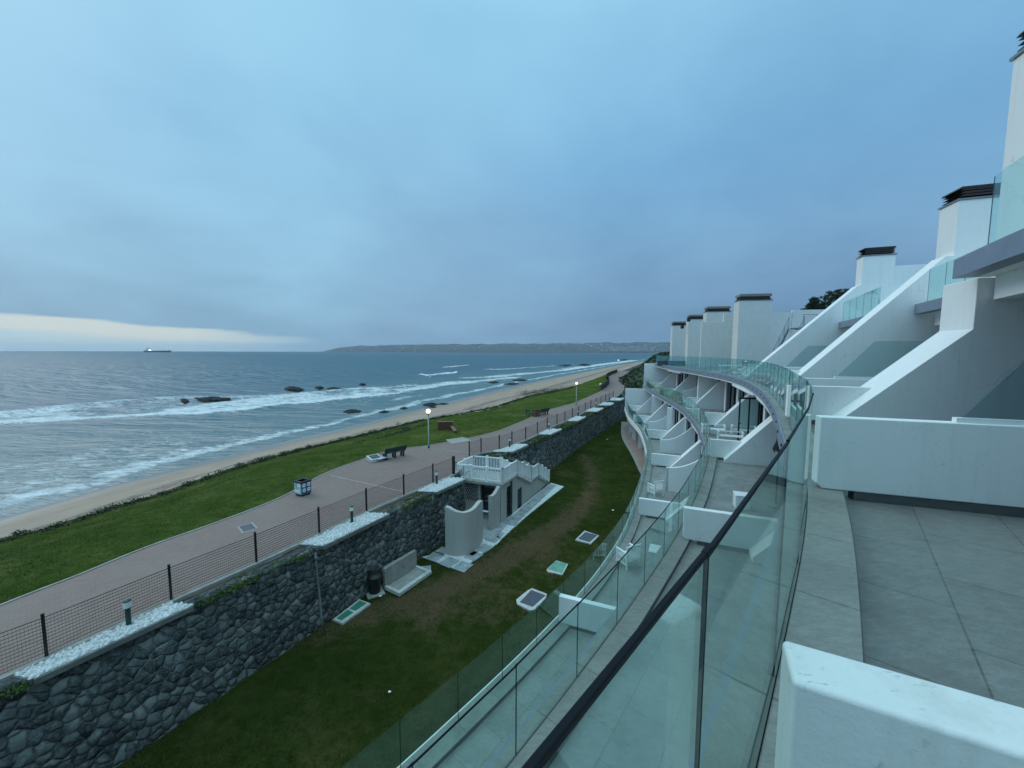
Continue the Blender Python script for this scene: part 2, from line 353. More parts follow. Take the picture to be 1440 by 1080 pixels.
def sand_mat():
    t = NT('beach_sand'); v = t.co(); a = t.noise(v, .25, 6, .7); f = t.noise(v, 2.0, 7, .75); wet = t.attr('wet'); wr = t.attr('wrack')
    c = t.ramp(a, [(.3, (.29, .205, .15)), (.7, (.41, .295, .22))])
    c = t.mix(t.math('MULTIPLY', t.ramp(f, [(.5, (0,0,0)), (.8, (1,1,1))]), .35), c, (.20, .135, .095))
    k = t.ramp(t.math('ADD', wr, t.math('MULTIPLY', t.math('SUBTRACT', t.noise(v, .9, 8, .8), .5), 2.2)), [(.55, (0,0,0)), (.75, (1,1,1))])
    c = t.mix(t.math('MULTIPLY', k, .75), c, (.09, .068, .05))
    c = t.mix(wet, c, (.17, .125, .10))
    r = t.ramp(wet, [(0, (.9,)*3), (1, (.16,)*3)])
    return t.pbr(c, r, 0, t.bump(f, .35, .05), .5)
M['sand'] = sand_mat()
def sea_mat():
    t = NT('sea_water'); foam = t.attr('foam'); dsh = t.attr('shore'); v = t.co(rot=(0, 0, math.radians(-62)))
    vs = t.co(scale=(.30, 1.0, 1), rot=(0, 0, math.radians(22)))      # crests run along the shore
    n1 = t.noise(vs, .16, 5, .6); n2 = t.noise(vs, .9, 6, .65); n3 = t.noise(vs, 5.0, 4, .6)
    lace = t.noise(t.co(scale=(.45, 1, 1), rot=(0, 0, math.radians(22))), 1.15, 9, .72, .8); lace2 = t.noise(v, .28, 5, .6)
    k = t.math('ADD', foam, t.math('MULTIPLY', t.math('SUBTRACT', lace, .5), 1.9)); k = t.math('ADD', k, t.math('MULTIPLY', t.math('SUBTRACT', lace2, .5), .55))
    fm = t.ramp(t.math('MULTIPLY', k, t.ramp(foam, [(.02, (0,0,0)), (.2, (1,1,1))])), [(.40, (0,0,0)), (.55, (.45,)*3), (.80, (1,1,1))])
    deep = t.ramp(n1, [(.3, (.027, .092, .138)), (.7, (.056, .138, .182))])
    shal = t.ramp(lace2, [(.3, (.060, .150, .175)), (.7, (.125, .175, .18))])
    c = t.mix(t.ramp(dsh, [(.0, (1,1,1)), (.35, (.55,)*3), (.8, (0,0,0))]), deep, shal)
    c = t.mix(t.math('MULTIPLY', fm, .93), c, (.78, .80, .80))
    bp = t.bump(n1, .9, 2.6, t.bump(n2, .9, .55, t.bump(n3, .5, .08)))
    df = t.new('ShaderNodeBsdfDiffuse'); t.l(c, df.inputs['Color']); t.l(bp, df.inputs['Normal'])
    gl = t.new('ShaderNodeBsdfGlossy'); gl.inputs['Roughness'].default_value = .24; t.l(bp, gl.inputs['Normal'])
    fr = t.new('ShaderNodeFresnel'); fr.inputs[0].default_value = 1.33; t.l(bp, fr.inputs['Normal'])
    # a wind-roughened sea never reaches full grazing reflection
    fac = t.math('MULTIPLY', t.math('MINIMUM', fr.outputs[0], .21), t.math('SUBTRACT', 1.0, t.math('MULTIPLY', fm, .9)))
    mx = t.new('ShaderNodeMixShader'); t.l(fac, mx.inputs[0]); t.l(df.outputs[0], mx.inputs[1]); t.l(gl.outputs[0], mx.inputs[2]); t.l(mx.outputs[0], t.out.inputs['Surface']); return t.m
M['sea'] = sea_mat()
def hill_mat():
    t = NT('far_hill_hazed'); v = t.co(); a = t.noise(v, .004, 7, .75); b = t.noise(v, .03, 5, .8)
    c = t.ramp(a, [(.3, (.028, .042, .056)), (.7, (.060, .074, .088))]); c = t.mix(t.math('MULTIPLY', t.ramp(b, [(.5, (0,0,0)), (.75, (1,1,1))]), .5), c, (.14, .14, .145))  # part of the distance haze is put into this blue-grey hill colour
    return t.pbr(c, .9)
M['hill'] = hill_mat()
def wb():
    t = NT('white_painted_brick'); v = t.co(); w = t.noise(v, 2, 6, .7)
    g = t.n.new('ShaderNodeNewGeometry'); s = t.n.new('ShaderNodeSeparateXYZ'); t.l(g.outputs['Position'], s.inputs[0])
    cx = t.n.new('ShaderNodeCombineXYZ'); t.l(s.outputs[0], cx.inputs[0]); t.l(s.outputs[2], cx.inputs[1])
    b = t.n.new('ShaderNodeTexBrick'); t.l(cx.outputs[0], b.inputs['Vector']); b.inputs['Scale'].default_value = 1
    b.inputs['Brick Width'].default_value = .24; b.inputs['Row Height'].default_value = .085; b.inputs['Mortar Size'].default_value = .01
    b.inputs['Color1'].default_value = (.74, .72, .68, 1); b.inputs['Color2'].default_value = (.68, .66, .62, 1); b.inputs['Mortar'].default_value = (.58, .57, .54, 1)
    c = t.mix(t.math('MULTIPLY', t.ramp(w, [(.45, (0,0,0)), (.75, (1,1,1))]), .3), b.outputs['Color'], (.5, .48, .44))
    return t.pbr(c, .75, 0, t.bump(b.outputs['Fac'], -.4, .008), .3)
M['brickwhite'] = wb()

# ------------------------------------------------------------------ leaf clumps
def leaves(name, spots, size, mat, parent=None, n=60, flat=.6):
    """many small leaf faces: spots = (x, y, z, rx, ry, rz) ellipsoids"""
    vs = []; fs = []
    for (x, y, z, rx, ry, rz_) in spots:
        m = max(6, int(n))
        for _ in range(m):
            d = rng.normal(size=3); d /= np.linalg.norm(d); r = rng.random()**.45
            p = np.array([x+d[0]*rx*r, y+d[1]*ry*r, z+abs(d[2])*rz_*r if flat else z+d[2]*rz_*r])
            a = rng.normal(size=3); a /= np.linalg.norm(a); b = np.cross(a, rng.normal(size=3)); b /= np.linalg.norm(b)
            s = size*(.6+.8*rng.random()); k = len(vs)
            vs += [p-a*s, p+b*s*.45, p+a*s, p-b*s*.45]; fs.append((k, k+1, k+2, k+3))
    return mesh_obj(name, vs, fs, mat, parent)

# ================================================================== PLAN CURVES (metres, camera at the origin)
shore = np.array([(-44,-60),(-43,0),(-41.6,20),(-40.95,29.8),(-40.1,35.8),(-39.5,40.2),(-37.4,47.3),(-34.4,57.4),(-30.4,67.8),(-25.2,84.6),(-20.5,101),(-7.8,137),(14,190),(68,309),(200,604),(513,1267),(1500,3000)])
gedge = np.array([(-30,-60),(-28,0),(-26.15,18.9),(-25.2,20),(-24.7,22.3),(-23.7,25.5),(-23,31.3),(-21,37.2),(-17.8,43.1),(-12.9,53.4),(-7.5,60),(-2.5,68),(3.1,82.5),(15.3,103),(37.7,157),(117,351),(290,640),(640,1300),(1650,3000)])
pleft = np.array([(-26,-30),(-19,0),(-15.9,11.3),(-15.3,12.8),(-14.8,14.8),(-13.7,17),(-12.5,20.2),(-12.3,23.2),(-11.8,25.6),(-11.0,27.4),(-10.1,29.7),(-8.6,31),(-7.1,31.9),(-3.9,34.8),(-1.4,38),(2.1,45.5),(4.3,51.1),(10,60),(18.1,77.8),(21.9,89.3),(25,100),(28,115),(35,135),(45,160)])
fence = np.array([(-30,-16),(-17.5,1.5),(-13.18,7.4),(-11.98,9.3),(-10.78,11.58),(-9.53,13.77),(-8.34,16.09),(-7.16,18.4),(-5.93,20.58),(-4.74,22.6),(-3.72,24.3),(-3.2,28.4),(-2.4,29.5),(-1.16,30.4),(.04,32.1),(1.27,34.1),(2.44,36.4),(3.65,39),(4.91,41.4),(6.06,43.4),(7.26,45.7),(8.44,48),(9.8,50.9),(11.02,53.3),(12.28,55.7),(13.61,58.4),(14.94,61),(16.02,63),(17.44,65.8)])
pright = np.vstack([fence, [(20.5,72),(26,88),(29,105),(32,115),(40,136),(50,162)]])
wtop = np.array([(-29,-16),(-16.3,1.5),(-12.6,7.2),(-11.63,8.7),(-9.97,11.5),(-7.72,15.2),(-6.08,18.2),(-3.9,21.9),(-2.6,24.0),(-1.2,28),(1.02,31.8),(4.67,38.3),(9,46.6),(14.4,56.6),(18.2,63.6),(20,66.5)])
wbot = np.array([(-28.5,-17),(-15.6,1.2),(-11.7,7.2),(-10.45,9.4),(-9.84,10.5),(-8.75,12.4),(-7.66,14.6),(-6.54,16.7),(-4.3,20.9),(-1.9,24.6),(.3,29),(3.5,34.9),(9.0,46.0),(14.2,55.6),(18.6,63.8),(20.4,66.5)])
T1 = smooth_curve([(-14.8,-16.5),(-9.9,-10.9),(-4.95,-5.3),(-1.65,-1.5),(-.012,.305),(.4,.74),(1.35,1.83),(2.25,2.88),(3.15,4.0),(4.5,5.85),(5.75,7.85),(6.65,9.2),(7.69,10.9),(9.05,13.2),(10.79,16.4),(13.1,21.3),(14.75,25.9),(15.8,30.5),(16.6,35.2),(17.4,40.6),(18.5,46.8),(20.2,53.8),(21.5,57.5)])
T2 = smooth_curve([(-14,-11.9),(-9,-6.15),(-4,-.4),(-.05,4.13),(.98,5.38),(1.9,6.52),(2.81,7.71),(3.66,8.85),(4.56,10.1),(5.61,11.7),(6.77,13.5),(9.3,17.8),(10.4,20.1),(12.2,24.5),(13.6,28.6),(15.1,33.9),(16.4,40.5),(17.9,49),(19.6,57)])
T3 = smooth_curve([(-15,-8),(-10.05,-2.3),(-5.1,3.4),(-1.13,7.9),(.72,10.1),(2.42,12.3),(3.82,14.4),(5.51,17.4),(7.95,22.8),(9.63,26.9),(11.1,30.6),(12.8,36.6),(13.85,41.1),(15.1,48.8),(17,57)])
GP = smooth_curve([(7.6,21.5),(9.3,25.5),(11.0,30),(12.06,35.5),(13.1,41.3),(14.46,49.5),(17.4,60)])
def Px(P, y): return np.interp(y, P[:, 1], P[:, 0])
SH0, SH1 = 23.7, 28.7                                # the shelter cuts the wall here
def wx_top(y):
    x = Px(wtop, y); f = Px(pright, y)+.2; k = sstep(SH0-.3, SH0, y)*(1-sstep(SH1, SH1+.3, y)); return x*(1-k)+f*k

# ================================================================== WORLD AND LIGHT
SUN_EL, SUN_AZ = math.radians(34), math.radians(-62)      # azimuth from +Y to the right; the brighter sky lies over the sea
W = bpy.data.worlds.new('World'); SC.world = W; W.use_nodes = True
nt = W.node_tree; nt.nodes.clear(); N = nt.nodes.new; L = nt.links.new
sky = N('ShaderNodeTexSky'); sky.sky_type = 'NISHITA'; sky.sun_disc = False; sky.sun_elevation = SUN_EL; sky.sun_rotation = SUN_AZ; sky.air_density = 1.4; sky.dust_density = 2.0
bg1 = N('ShaderNodeBackground'); bg1.inputs['Strength'].default_value = .06; L(sky.outputs[0], bg1.inputs[0])
tc = N('ShaderNodeTexCoord'); sp = N('ShaderNodeSeparateXYZ'); L(tc.outputs['Generated'], sp.inputs[0])
def wm(op, a, b=0.0, c=0.0):
    n = N('ShaderNodeMath'); n.operation = op
    for i, v in enumerate((a, b, c)):
        if isinstance(v, (int, float)): n.inputs[i].default_value = v
        else: L(v, n.inputs[i])
    return n.outputs[0]
def wramp(f, stops):
    r = N('ShaderNodeValToRGB'); e = r.color_ramp.elements
    while len(e) < len(stops): e.new(.5)
    for q, (p, c) in zip(e, stops): q.position = p; q.color = (*c, 1)
    L(f, r.inputs[0]); return r.outputs[0]
def wmix(f, a, b, mode='MIX'):
    n = N('ShaderNodeMix'); n.data_type = 'RGBA'; n.blend_type = mode; n.clamp_factor = True
    for v, i in ((f, 0), (a, 6), (b, 7)):
        if isinstance(v, (int, float)): n.inputs[i].default_value = v
        elif isinstance(v, tuple): n.inputs[i].default_value = (*v, 1)
        else: L(v, n.inputs[i])
    return n.outputs[2]
X, Y, Z = sp.outputs
zc = wm('MAXIMUM', Z, 0.0)
# cloud layer: direction projected on a plane overhead
den = wm('ADD', zc, .30); cv = N('ShaderNodeCombineXYZ'); L(wm('DIVIDE', X, den), cv.inputs[0]); L(wm('DIVIDE', Y, den), cv.inputs[1])
def wnoise(vec, s, d=4, r=.5, dist=0.0):
    n = N('ShaderNodeTexNoise'); n.inputs['Scale'].default_value = s; n.inputs['Detail'].default_value = d; n.inputs['Roughness'].default_value = r; n.inputs['Distortion'].default_value = dist
    L(vec, n.inputs['Vector']); return n.outputs['Fac']
c1 = wnoise(cv.outputs[0], .62, 3, .45, .2); c2 = wnoise(cv.outputs[0], 1.5, 5, .48, .3)
base = wramp(zc, [(0, (.170, .335, .54)), (.05, (.165, .315, .505)), (.18, (.188, .365, .58)), (.40, (.205, .46, .74)), (.62, (.30, .62, .88)), (.80, (.62, 1.05, 1.28)), (1.0, (.90, 1.42, 1.62))])
cl = wm('ADD', wm('MULTIPLY', c1, .65), wm('MULTIPLY', c2, .35))
c3 = wnoise(cv.outputs[0], 4.2, 5, .55, .5)
cl = wm('ADD', cl, wm('MULTIPLY', wm('SUBTRACT', c3, .5), .16))
lum = wramp(cl, [(.30, (.70, .74, .79)), (.43, (.88, .90, .92)), (.54, (1.03, 1.02, 1.01)), (.68, (1.28, 1.22, 1.15))])
col = wmix(1.0, base, lum, 'MULTIPLY')
# brighter thin place in the cloud deck, ahead and up to the left; low bright gap over the sea horizon on the left
def lobe(dx, dy, dz, power):
    d = Vector((dx, dy, dz)).normalized(); dt = wm('ADD', wm('ADD', wm('MULTIPLY', X, d.x), wm('MULTIPLY', Y, d.y)), wm('MULTIPLY', Z, d.z)); return wm('POWER', wm('MAXIMUM', dt, 0.0), power)
back = wm('MULTIPLY_ADD', lobe(-.25, -.85, .45, 1.6), .38, 1.0)      # unseen sky behind the viewer, raised to brighten the walls facing it
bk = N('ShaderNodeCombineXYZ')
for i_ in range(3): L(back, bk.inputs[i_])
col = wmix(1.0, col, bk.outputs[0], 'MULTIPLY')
col = wmix(wm('MULTIPLY', lobe(-.55, .8, .52, 7), wm('MULTIPLY', c2, 1.5)), col, (.36, .70, .92))
col = wmix(wm('MULTIPLY', lobe(-.18, 1, .20, 34), .5), col, (.25, .44, .65))
az = wm('ARCTAN2', X, Y)                                   # -60 deg = left edge of the view
side = wm('SUBTRACT', 1.0, wm('SMOOTH_MIN', 1.0, wm('MAXIMUM', wm('MULTIPLY_ADD', az, 4.2, 2.92), 0.0), .1))
cn = N('ShaderNodeCombineXYZ'); L(wm('MULTIPLY', az, 2.2), cn.inputs[0]); L(wm('MULTIPLY', Z, 16), cn.inputs[1]); wav = wnoise(cn.outputs[0], 1.3, 5, .55)
lift = wm('MULTIPLY_ADD', wm('SUBTRACT', wav, .5), .05, Z)
topz = wm('MULTIPLY_ADD', az, -.036, .022)                  # the gap narrows to the right
gap = wramp(wm('DIVIDE', lift, wm('MAXIMUM', topz, .012)), [(0, (.28, .28, .28)), (.42, (.30, .30, .30)), (.60, (1, 1, 1)), (.86, (.95, .95, .95)), (1.0, (0, 0, 0))])
blue_low = wmix(wm('MULTIPLY', side, wramp(wm('DIVIDE', lift, wm('MAXIMUM', topz, .012)), [(0, (1, 1, 1)), (.7, (1, 1, 1)), (1.0, (0, 0, 0))])), col, (.40, .66, .82))
col = wmix(wm('MULTIPLY', side, wm('MULTIPLY', gap, .93)), blue_low, (.64, .73, .72))
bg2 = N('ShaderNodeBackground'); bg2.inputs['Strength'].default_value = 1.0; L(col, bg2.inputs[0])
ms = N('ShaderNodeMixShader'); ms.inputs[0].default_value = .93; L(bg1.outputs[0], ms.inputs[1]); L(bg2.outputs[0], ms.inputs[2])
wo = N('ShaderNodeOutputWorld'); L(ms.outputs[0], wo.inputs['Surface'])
sl = bpy.data.lights.new('sun', 'SUN'); sl.energy = .8; sl.angle = math.radians(30); sl.color = (1.0, .98, .93)
so = bpy.data.objects.new('sun', sl); COL.objects.link(so)
sd = Vector((math.sin(SUN_AZ)*math.cos(SUN_EL), math.cos(SUN_AZ)*math.cos(SUN_EL), math.sin(SUN_EL)))
so.rotation_euler = sd.to_track_quat('Z', 'Y').to_euler(); so.location = (0, 0, 60)
SC.view_settings.view_transform = 'Standard'; SC.view_settings.look = 'None'; SC.view_settings.gamma = 1; SC.view_settings.exposure = 0
cam = bpy.data.cameras.new('camera'); cam.sensor_width = 36; cam.lens = FPX/1440*36; cam.clip_start = .02; cam.clip_end = 40000
co = bpy.data.objects.new('camera', cam); COL.objects.link(co); SC.camera = co
co.matrix_world = Matrix.Rotation(math.radians(90)-PITCH, 4, 'X') @ Matrix.Rotation(ROLL, 4, 'Z')
SC.cycles.max_bounces = 10; SC.cycles.transparent_max_bounces = 24; SC.cycles.diffuse_bounces = 4; SC.cycles.glossy_bounces = 4
SC.cycles.use_denoising = True; SC.cycles.caustics_reflective = False; SC.cycles.caustics_refractive = False

# ================================================================== SEA, BEACH, VERGE, PATH, LAWN, HILLS
def sea():
    th = np.linspace(math.radians(-80), math.radians(40), 640); r = np.concatenate([np.geomspace(22, 700, 430), np.geomspace(720, 16000, 60)])
    R, T = np.meshgrid(r, th, indexing='ij'); X = R*np.sin(T); Y = R*np.cos(T)
    D, al = sd_poly(X, Y, shore)                            # positive to the left = out at sea
    P = lambda l: np.array([at(*p, SEA) for p in l])
    foam = np.zeros_like(X); H = np.zeros_like(X)
    wob = fbm(X*.03+7, Y*.03, 3)*10-5; wob2 = fbm(X*.11+3, Y*.11, 9)*4-2
    far = 1-sstep(300, 900, R)
    # swell, crests parallel to the shore
    ph = (D+wob*2.2)*2*math.pi; H += far*sstep(8, 60, D)*(.42*np.sin(ph/31)*(.4+1.2*fbm(X*.012, Y*.012, 51))+.14*np.sin(ph/14.3+1.3))
    H += far*(fbm(X*.22, Y*.22, 21, 3)-.5)*.30*sstep(2, 20, D)
    def band(line, width, amp=1.0, hgt=.8, ends=.06):
        L_ = P(line); g, a = sd_poly(X, Y, L_); g = g+wob2*.7
        e = sstep(0, ends, a)*(1-sstep(1-ends, 1, a))
        f = sstep(-.9, .8, g)*(1-sstep(width*.25, width, g)); np.maximum(foam, f*e*amp, out=foam)
        H[...] += hgt*e*np.exp(-((g-1.2)/2.2)**2)
    # the main breaker, seaward of the bathing reef
    # the churned water between the two main breaker lines
    La, Lb = P([(-60,607),(0,600),(42,597),(125,594),(217,590),(278,586),(333,580),(400,572),(450,568),(497,562),(550,558),(575,553),(640,541),(700,537)]), P([(-60,583),(42,574),(110,567),(170,563),(222,559),(300,556),(400,551),(469,548),(560,543),(640,535),(700,532)])
    ga, aa = sd_poly(X, Y, La); gb, _ = sd_poly(X, Y, Lb); ga = ga+wob2; gb = gb+wob
    f = sstep(-.5, 2, ga)*(1-sstep(-6, 4, gb))*(.40+.30*sstep(.4, .65, fbm(X*.045, Y*.045, 41)))*(1-sstep(.92, 1, aa)); np.maximum(foam, f, out=foam)
    band([(-60,606),(0,598),(42,595),(125,592),(217,589),(278,585),(333,580),(400,571),(450,567),(497,561),(550,557),(575,552)], 17, .80, .55, .03)
    band([(-60,590),(42,580),(110,572),(170,567),(222,563),(300,561),(400,555),(469,551),(560,546),(600,541)], 13, .60, .3, .05)
    band([(540,552),(567,551),(611,546),(642,539),(692,536),(740,530)], 17, .72, .3)
    band([(580,528),(600,529.5),(640,526.5),(646,524)], 14, 1.0, 1.2, .12)
    band([(615,518),(640,517.8),(664,515.5)], 12, 1.0, 1.2, .12)
    band([(672,520.5),(700,520.2),(750,517.6),(787,515)], 14, .95, .9, .1)
    band([(640,534),(700,531),(760,525),(800,521.5),(840,515.5)], 20, .72, .4)
    band([(800,521),(840,515),(900,506.5)], 26, .75, .3)
    band([(560,522),(650,514),(760,509)], 9, .25, .4)
    # swash
    g = D+wob2*1.3+wob*.35
    f = .62*sstep(.2, 1.4, g)*(1-sstep(2.0, 5.0+3*fbm(X*.05, Y*.05, 31), g)); np.maximum(foam, f, out=foam)
    f = .50*sstep(8, 10, g)*(1-sstep(11, 15, g))*sstep(.45, .62, fbm(X*.04, Y*.04, 33)); np.maximum(foam, f, out=foam)
    lacy = (1-sstep(16, 24, D))*sstep(0, 2, D)*(1-sstep(45, 80, Y))*.40; np.maximum(foam, lacy, out=foam)
    lacy = (1-sstep(36, 58, D))*sstep(5, 16, D)*sstep(60, 95, Y)*(1-sstep(150, 230, Y))*.27; np.maximum(foam, lacy, out=foam)
    Z = SEA+H*sstep(1.0, 9, D)
    n, m = X.shape; idx = np.arange(n*m).reshape(n, m)
    F = np.stack([idx[:-1, :-1], idx[:-1, 1:], idx[1:, 1:], idx[1:, :-1]], -1).reshape(-1, 4)[:, ::-1]
    keep = D.reshape(-1)[F].max(1) > -6; F = F[keep]
    used, inv = np.unique(F, return_inverse=True); F = inv.reshape(-1, 4)
    V = np.stack([X, Y, Z], -1).reshape(-1, 3)[used]
    o = mesh_obj('sea', V, F, M['sea'], smooth=True, attrs={'foam': foam.reshape(-1)[used], 'shore': np.clip(D/90, 0, 1).reshape(-1)[used]})
    tag(o, 'blue grey sea with white breakers rolling to the beach', 'sea', kind='structure')
sea()
def strip(name, yrows, fa, fb, fz, ncol, mat, label, cat, attrs=None, kind='structure', pw=1.0):
    vs = []; fs = []; A = {k: [] for k in (attrs or {})}; t = np.linspace(0, 1, ncol)**pw
    for y in yrows:
        a, b = fa(y), fb(y); x = a+(b-a)*t; yy = np.full(ncol, float(y)); z = fz(x, yy, t)
        vs.append(np.c_[x, yy, z])
        for k, f in (attrs or {}).items(): A[k].append(f(x, yy, t))
    n = len(yrows); V = np.concatenate(vs); idx = np.arange(n*ncol).reshape(n, ncol)
    F = np.stack([idx[:-1, :-1], idx[:-1, 1:], idx[1:, 1:], idx[1:, :-1]], -1).reshape(-1, 4)
    o = mesh_obj(name, V, F, mat, smooth=True, attrs={k: np.concatenate(v) for k, v in A.items()})
    return tag(o, label, cat, kind=kind)
rows = lambda *seg: np.unique(np.concatenate([np.arange(a, b, s) for a, b, s in seg]))
far_rows = np.concatenate([rows((-20, 12, 2), (12, 110, .8), (110, 200, 3)), np.geomspace(200, 2500, 60)])
def beach_z(x, y, t):
    d = t; return SEA-.35+.35*sstep(0, .22, d)+3.35*sstep(.16, 1.0, d)**1.15+(fbm(x*.5, y*.5, 5)-.5)*.22*sstep(.35, .7, d)
strip('beach', far_rows, lambda y: Px(shore, y)-3.5, lambda y: Px(gedge, y)+2.5, beach_z, 34, M['sand'],
      'pale sand beach between the surf and the grass verge', 'beach',
      {'wet': lambda x, y, t: 1-sstep(.20, .34, t+.12*(fbm(x*.1, y*.1, 12)-.5)), 'wrack': lambda x, y, t: .75*np.exp(-((t-.72)/.10)**2)+.45*np.exp(-((t-.88)/.08)**2)})
def verge_z(x, y, t):
    return -9.75+1.83*sstep(.0, .85, t)+.35*np.sin(np.pi*np.clip(t, 0, 1))*fbm(x*.25, y*.25, 4)+(fbm(x*1.2, y*1.2, 8)-.5)*.07*(1-t)
strip('grass_verge', rows((-20, 12, 2), (12, 112, .6), (112, 166, 2)), lambda y: Px(gedge, y)-.6, lambda y: Px(pleft, y)-.02, verge_z, 30, M['grass'],
      'green grass verge sloping from the path down to the beach', 'grass',
      {'wear': lambda x, y, t: .55*np.exp(-((t-.03)/.07)**2)+.35*np.exp(-((x+3.0)**2+(y-39)**2)/14)+.18*fbm(x*.2, y*.2, 6)})
strip('coastal_ground', np.concatenate([np.arange(96, 200, 4.0), np.geomspace(200, 2500, 40)]), lambda y: Px(gedge, y)+.5, lambda y: Px(gedge, y)+60+y*.5, lambda x, y, t: -9.95+1.0*sstep(.0, .05, t)+3*sstep(.25, 1, t)+(fbm(x*.15, y*.15, 65)-.5)*.6, 24, M['scrub_ground'],
      'scrubby low ground running along the coast behind the far beach', 'ground')
strip('promenade_path', rows((-20, 10, 2), (10, 162, .7)), lambda y: Px(pleft, y)-.05, lambda y: Px(pright, y)+.06, lambda x, y, t: np.full_like(x, PATH), 5, M['paver'],
      'reddish grey brick paved promenade winding beside the grass verge', 'path')
def edging(name, P, y0, y1, o0, o1, z, label):
    C = smooth_curve([p for p in P if y0 <= p[1] <= y1], .5)
    o = sweep(name, C, [(o0, z-.12), (o0, z), (o1, z), (o1, z-.12)], M['concrete']); return tag(o, label, 'kerb', kind='structure')
edging('path_edging', pleft, -1, 100, -.045, .04, PATH+.03, 'thin pale concrete edging between the path and the grass')
edging('fence_plinth', fence, 1, 66, -.10, .16, PATH+.06, 'pale concrete plinth strip under the mesh fence')
strip('planting_strip', rows((-16, 66, .5)), lambda y: Px(pright, y)+.1, lambda y: max(wx_top(y)-.08, Px(pright, y)+.12), lambda x, y, t: PATH-.07+(fbm(x*2, y*2, 14)-.5)*.10, 7, M['soil'],
      'brown soil strip between the fence and the stone wall', 'soil')
track = np.array([at(*p, LAWN) for p in [(820,640),(833,668),(828,700),(800,730),(760,757),(700,790),(640,822),(580,840),(520,862),(460,885)]])
def wear(x, y, t):
    d, _ = sd_poly(x, y, track); w = .62*np.exp(-(d/1.0)**2)
    for (px, py, rr, k) in ((800,665,1.9,.5),(600,855,1.5,.62),(505,870,.9,.62),(640,840,2.2,.38),(560,850,1.5,.45),(750,770,2.4,.3),(700,850,2.0,.25),(835,645,2.2,.45)):
        q = at(px, py, LAWN); w = np.maximum(w, k*np.exp(-((x-q[0])**2+(y-q[1])**2)/rr**2))
    mid_ = np.exp(-((x-(.6+.0*y))**2)/40-((y-20)/9)**2)*.30
    return w+mid_+.10*(fbm(x*.35, y*.35, 19)-.4)
strip('lawn', rows((-12, 6, 1), (6, 72, .35)), lambda y: Px(wbot, y)-.3, lambda y: (Px(T3, y) if y < 57 else 17+(y-57))+7, lambda x, y, t: LAWN+(fbm(x*.8, y*.8, 17)-.5)*.07-.035, 60, M['lawn'],
      'dark green lawn with a worn brown track below the stone wall', 'lawn', {'wear': wear})

def blades(name, n, xr, zf, hgt, mat, label, y0, y1):
    y = y0+(y1-y0)*rng.random(n)**1.5; a, b_ = xr(y); x = a+(b_-a)*rng.random(n); z = zf(x, y)
    h = hgt*(.5+rng.random(n))*(.55+.9*fbm(x*.9, y*.9, 91)); th = rng.random(n)*6.283; w = h*.16; lx = rng.normal(size=n)*h*.45; ly = rng.normal(size=n)*h*.45
    V = np.empty((n, 3, 3)); V[:, 0] = np.c_[x-w*np.cos(th), y-w*np.sin(th), z]; V[:, 1] = np.c_[x+w*np.cos(th), y+w*np.sin(th), z]; V[:, 2] = np.c_[x+lx, y+ly, z+h]
    me = bpy.data.meshes.new(name); me.vertices.add(3*n); me.vertices.foreach_set('co', V.reshape(-1)); me.loops.add(3*n); me.loops.foreach_set('vertex_index', np.arange(3*n)); me.polygons.add(n); me.polygons.foreach_set('loop_start', np.arange(0, 3*n, 3)); me.materials.append(mat); me.update(calc_edges=True)
    o = bpy.data.objects.new(name, me); COL.objects.link(o); return tag(o, label, 'grass', kind='stuff')
def lawn_xr(y):
    return Px(wbot, y)+.02, np.where(y < 22, Px(T3, y)+.6, Px(T3, y)-.1)
wmask = None
blades('lawn_blades', 90000, lawn_xr, lambda x, y: LAWN+(fbm(x*.8, y*.8, 17)-.5)*.07-.04, .055, M['blade'], 'short grass blades standing in the lawn', 7, 42)
blades('verge_blades', 90000, lambda y: (Px(gedge, y)+.2, Px(pleft, y)-.08), lambda x, y: verge_z(x, y, np.clip((x-Px(gedge, y)+.6)/(Px(pleft, y)-Px(gedge, y)+.58), 0, 1))-.01, .055, M['blade_light'], 'longer grass blades standing in the verge', 10, 60)
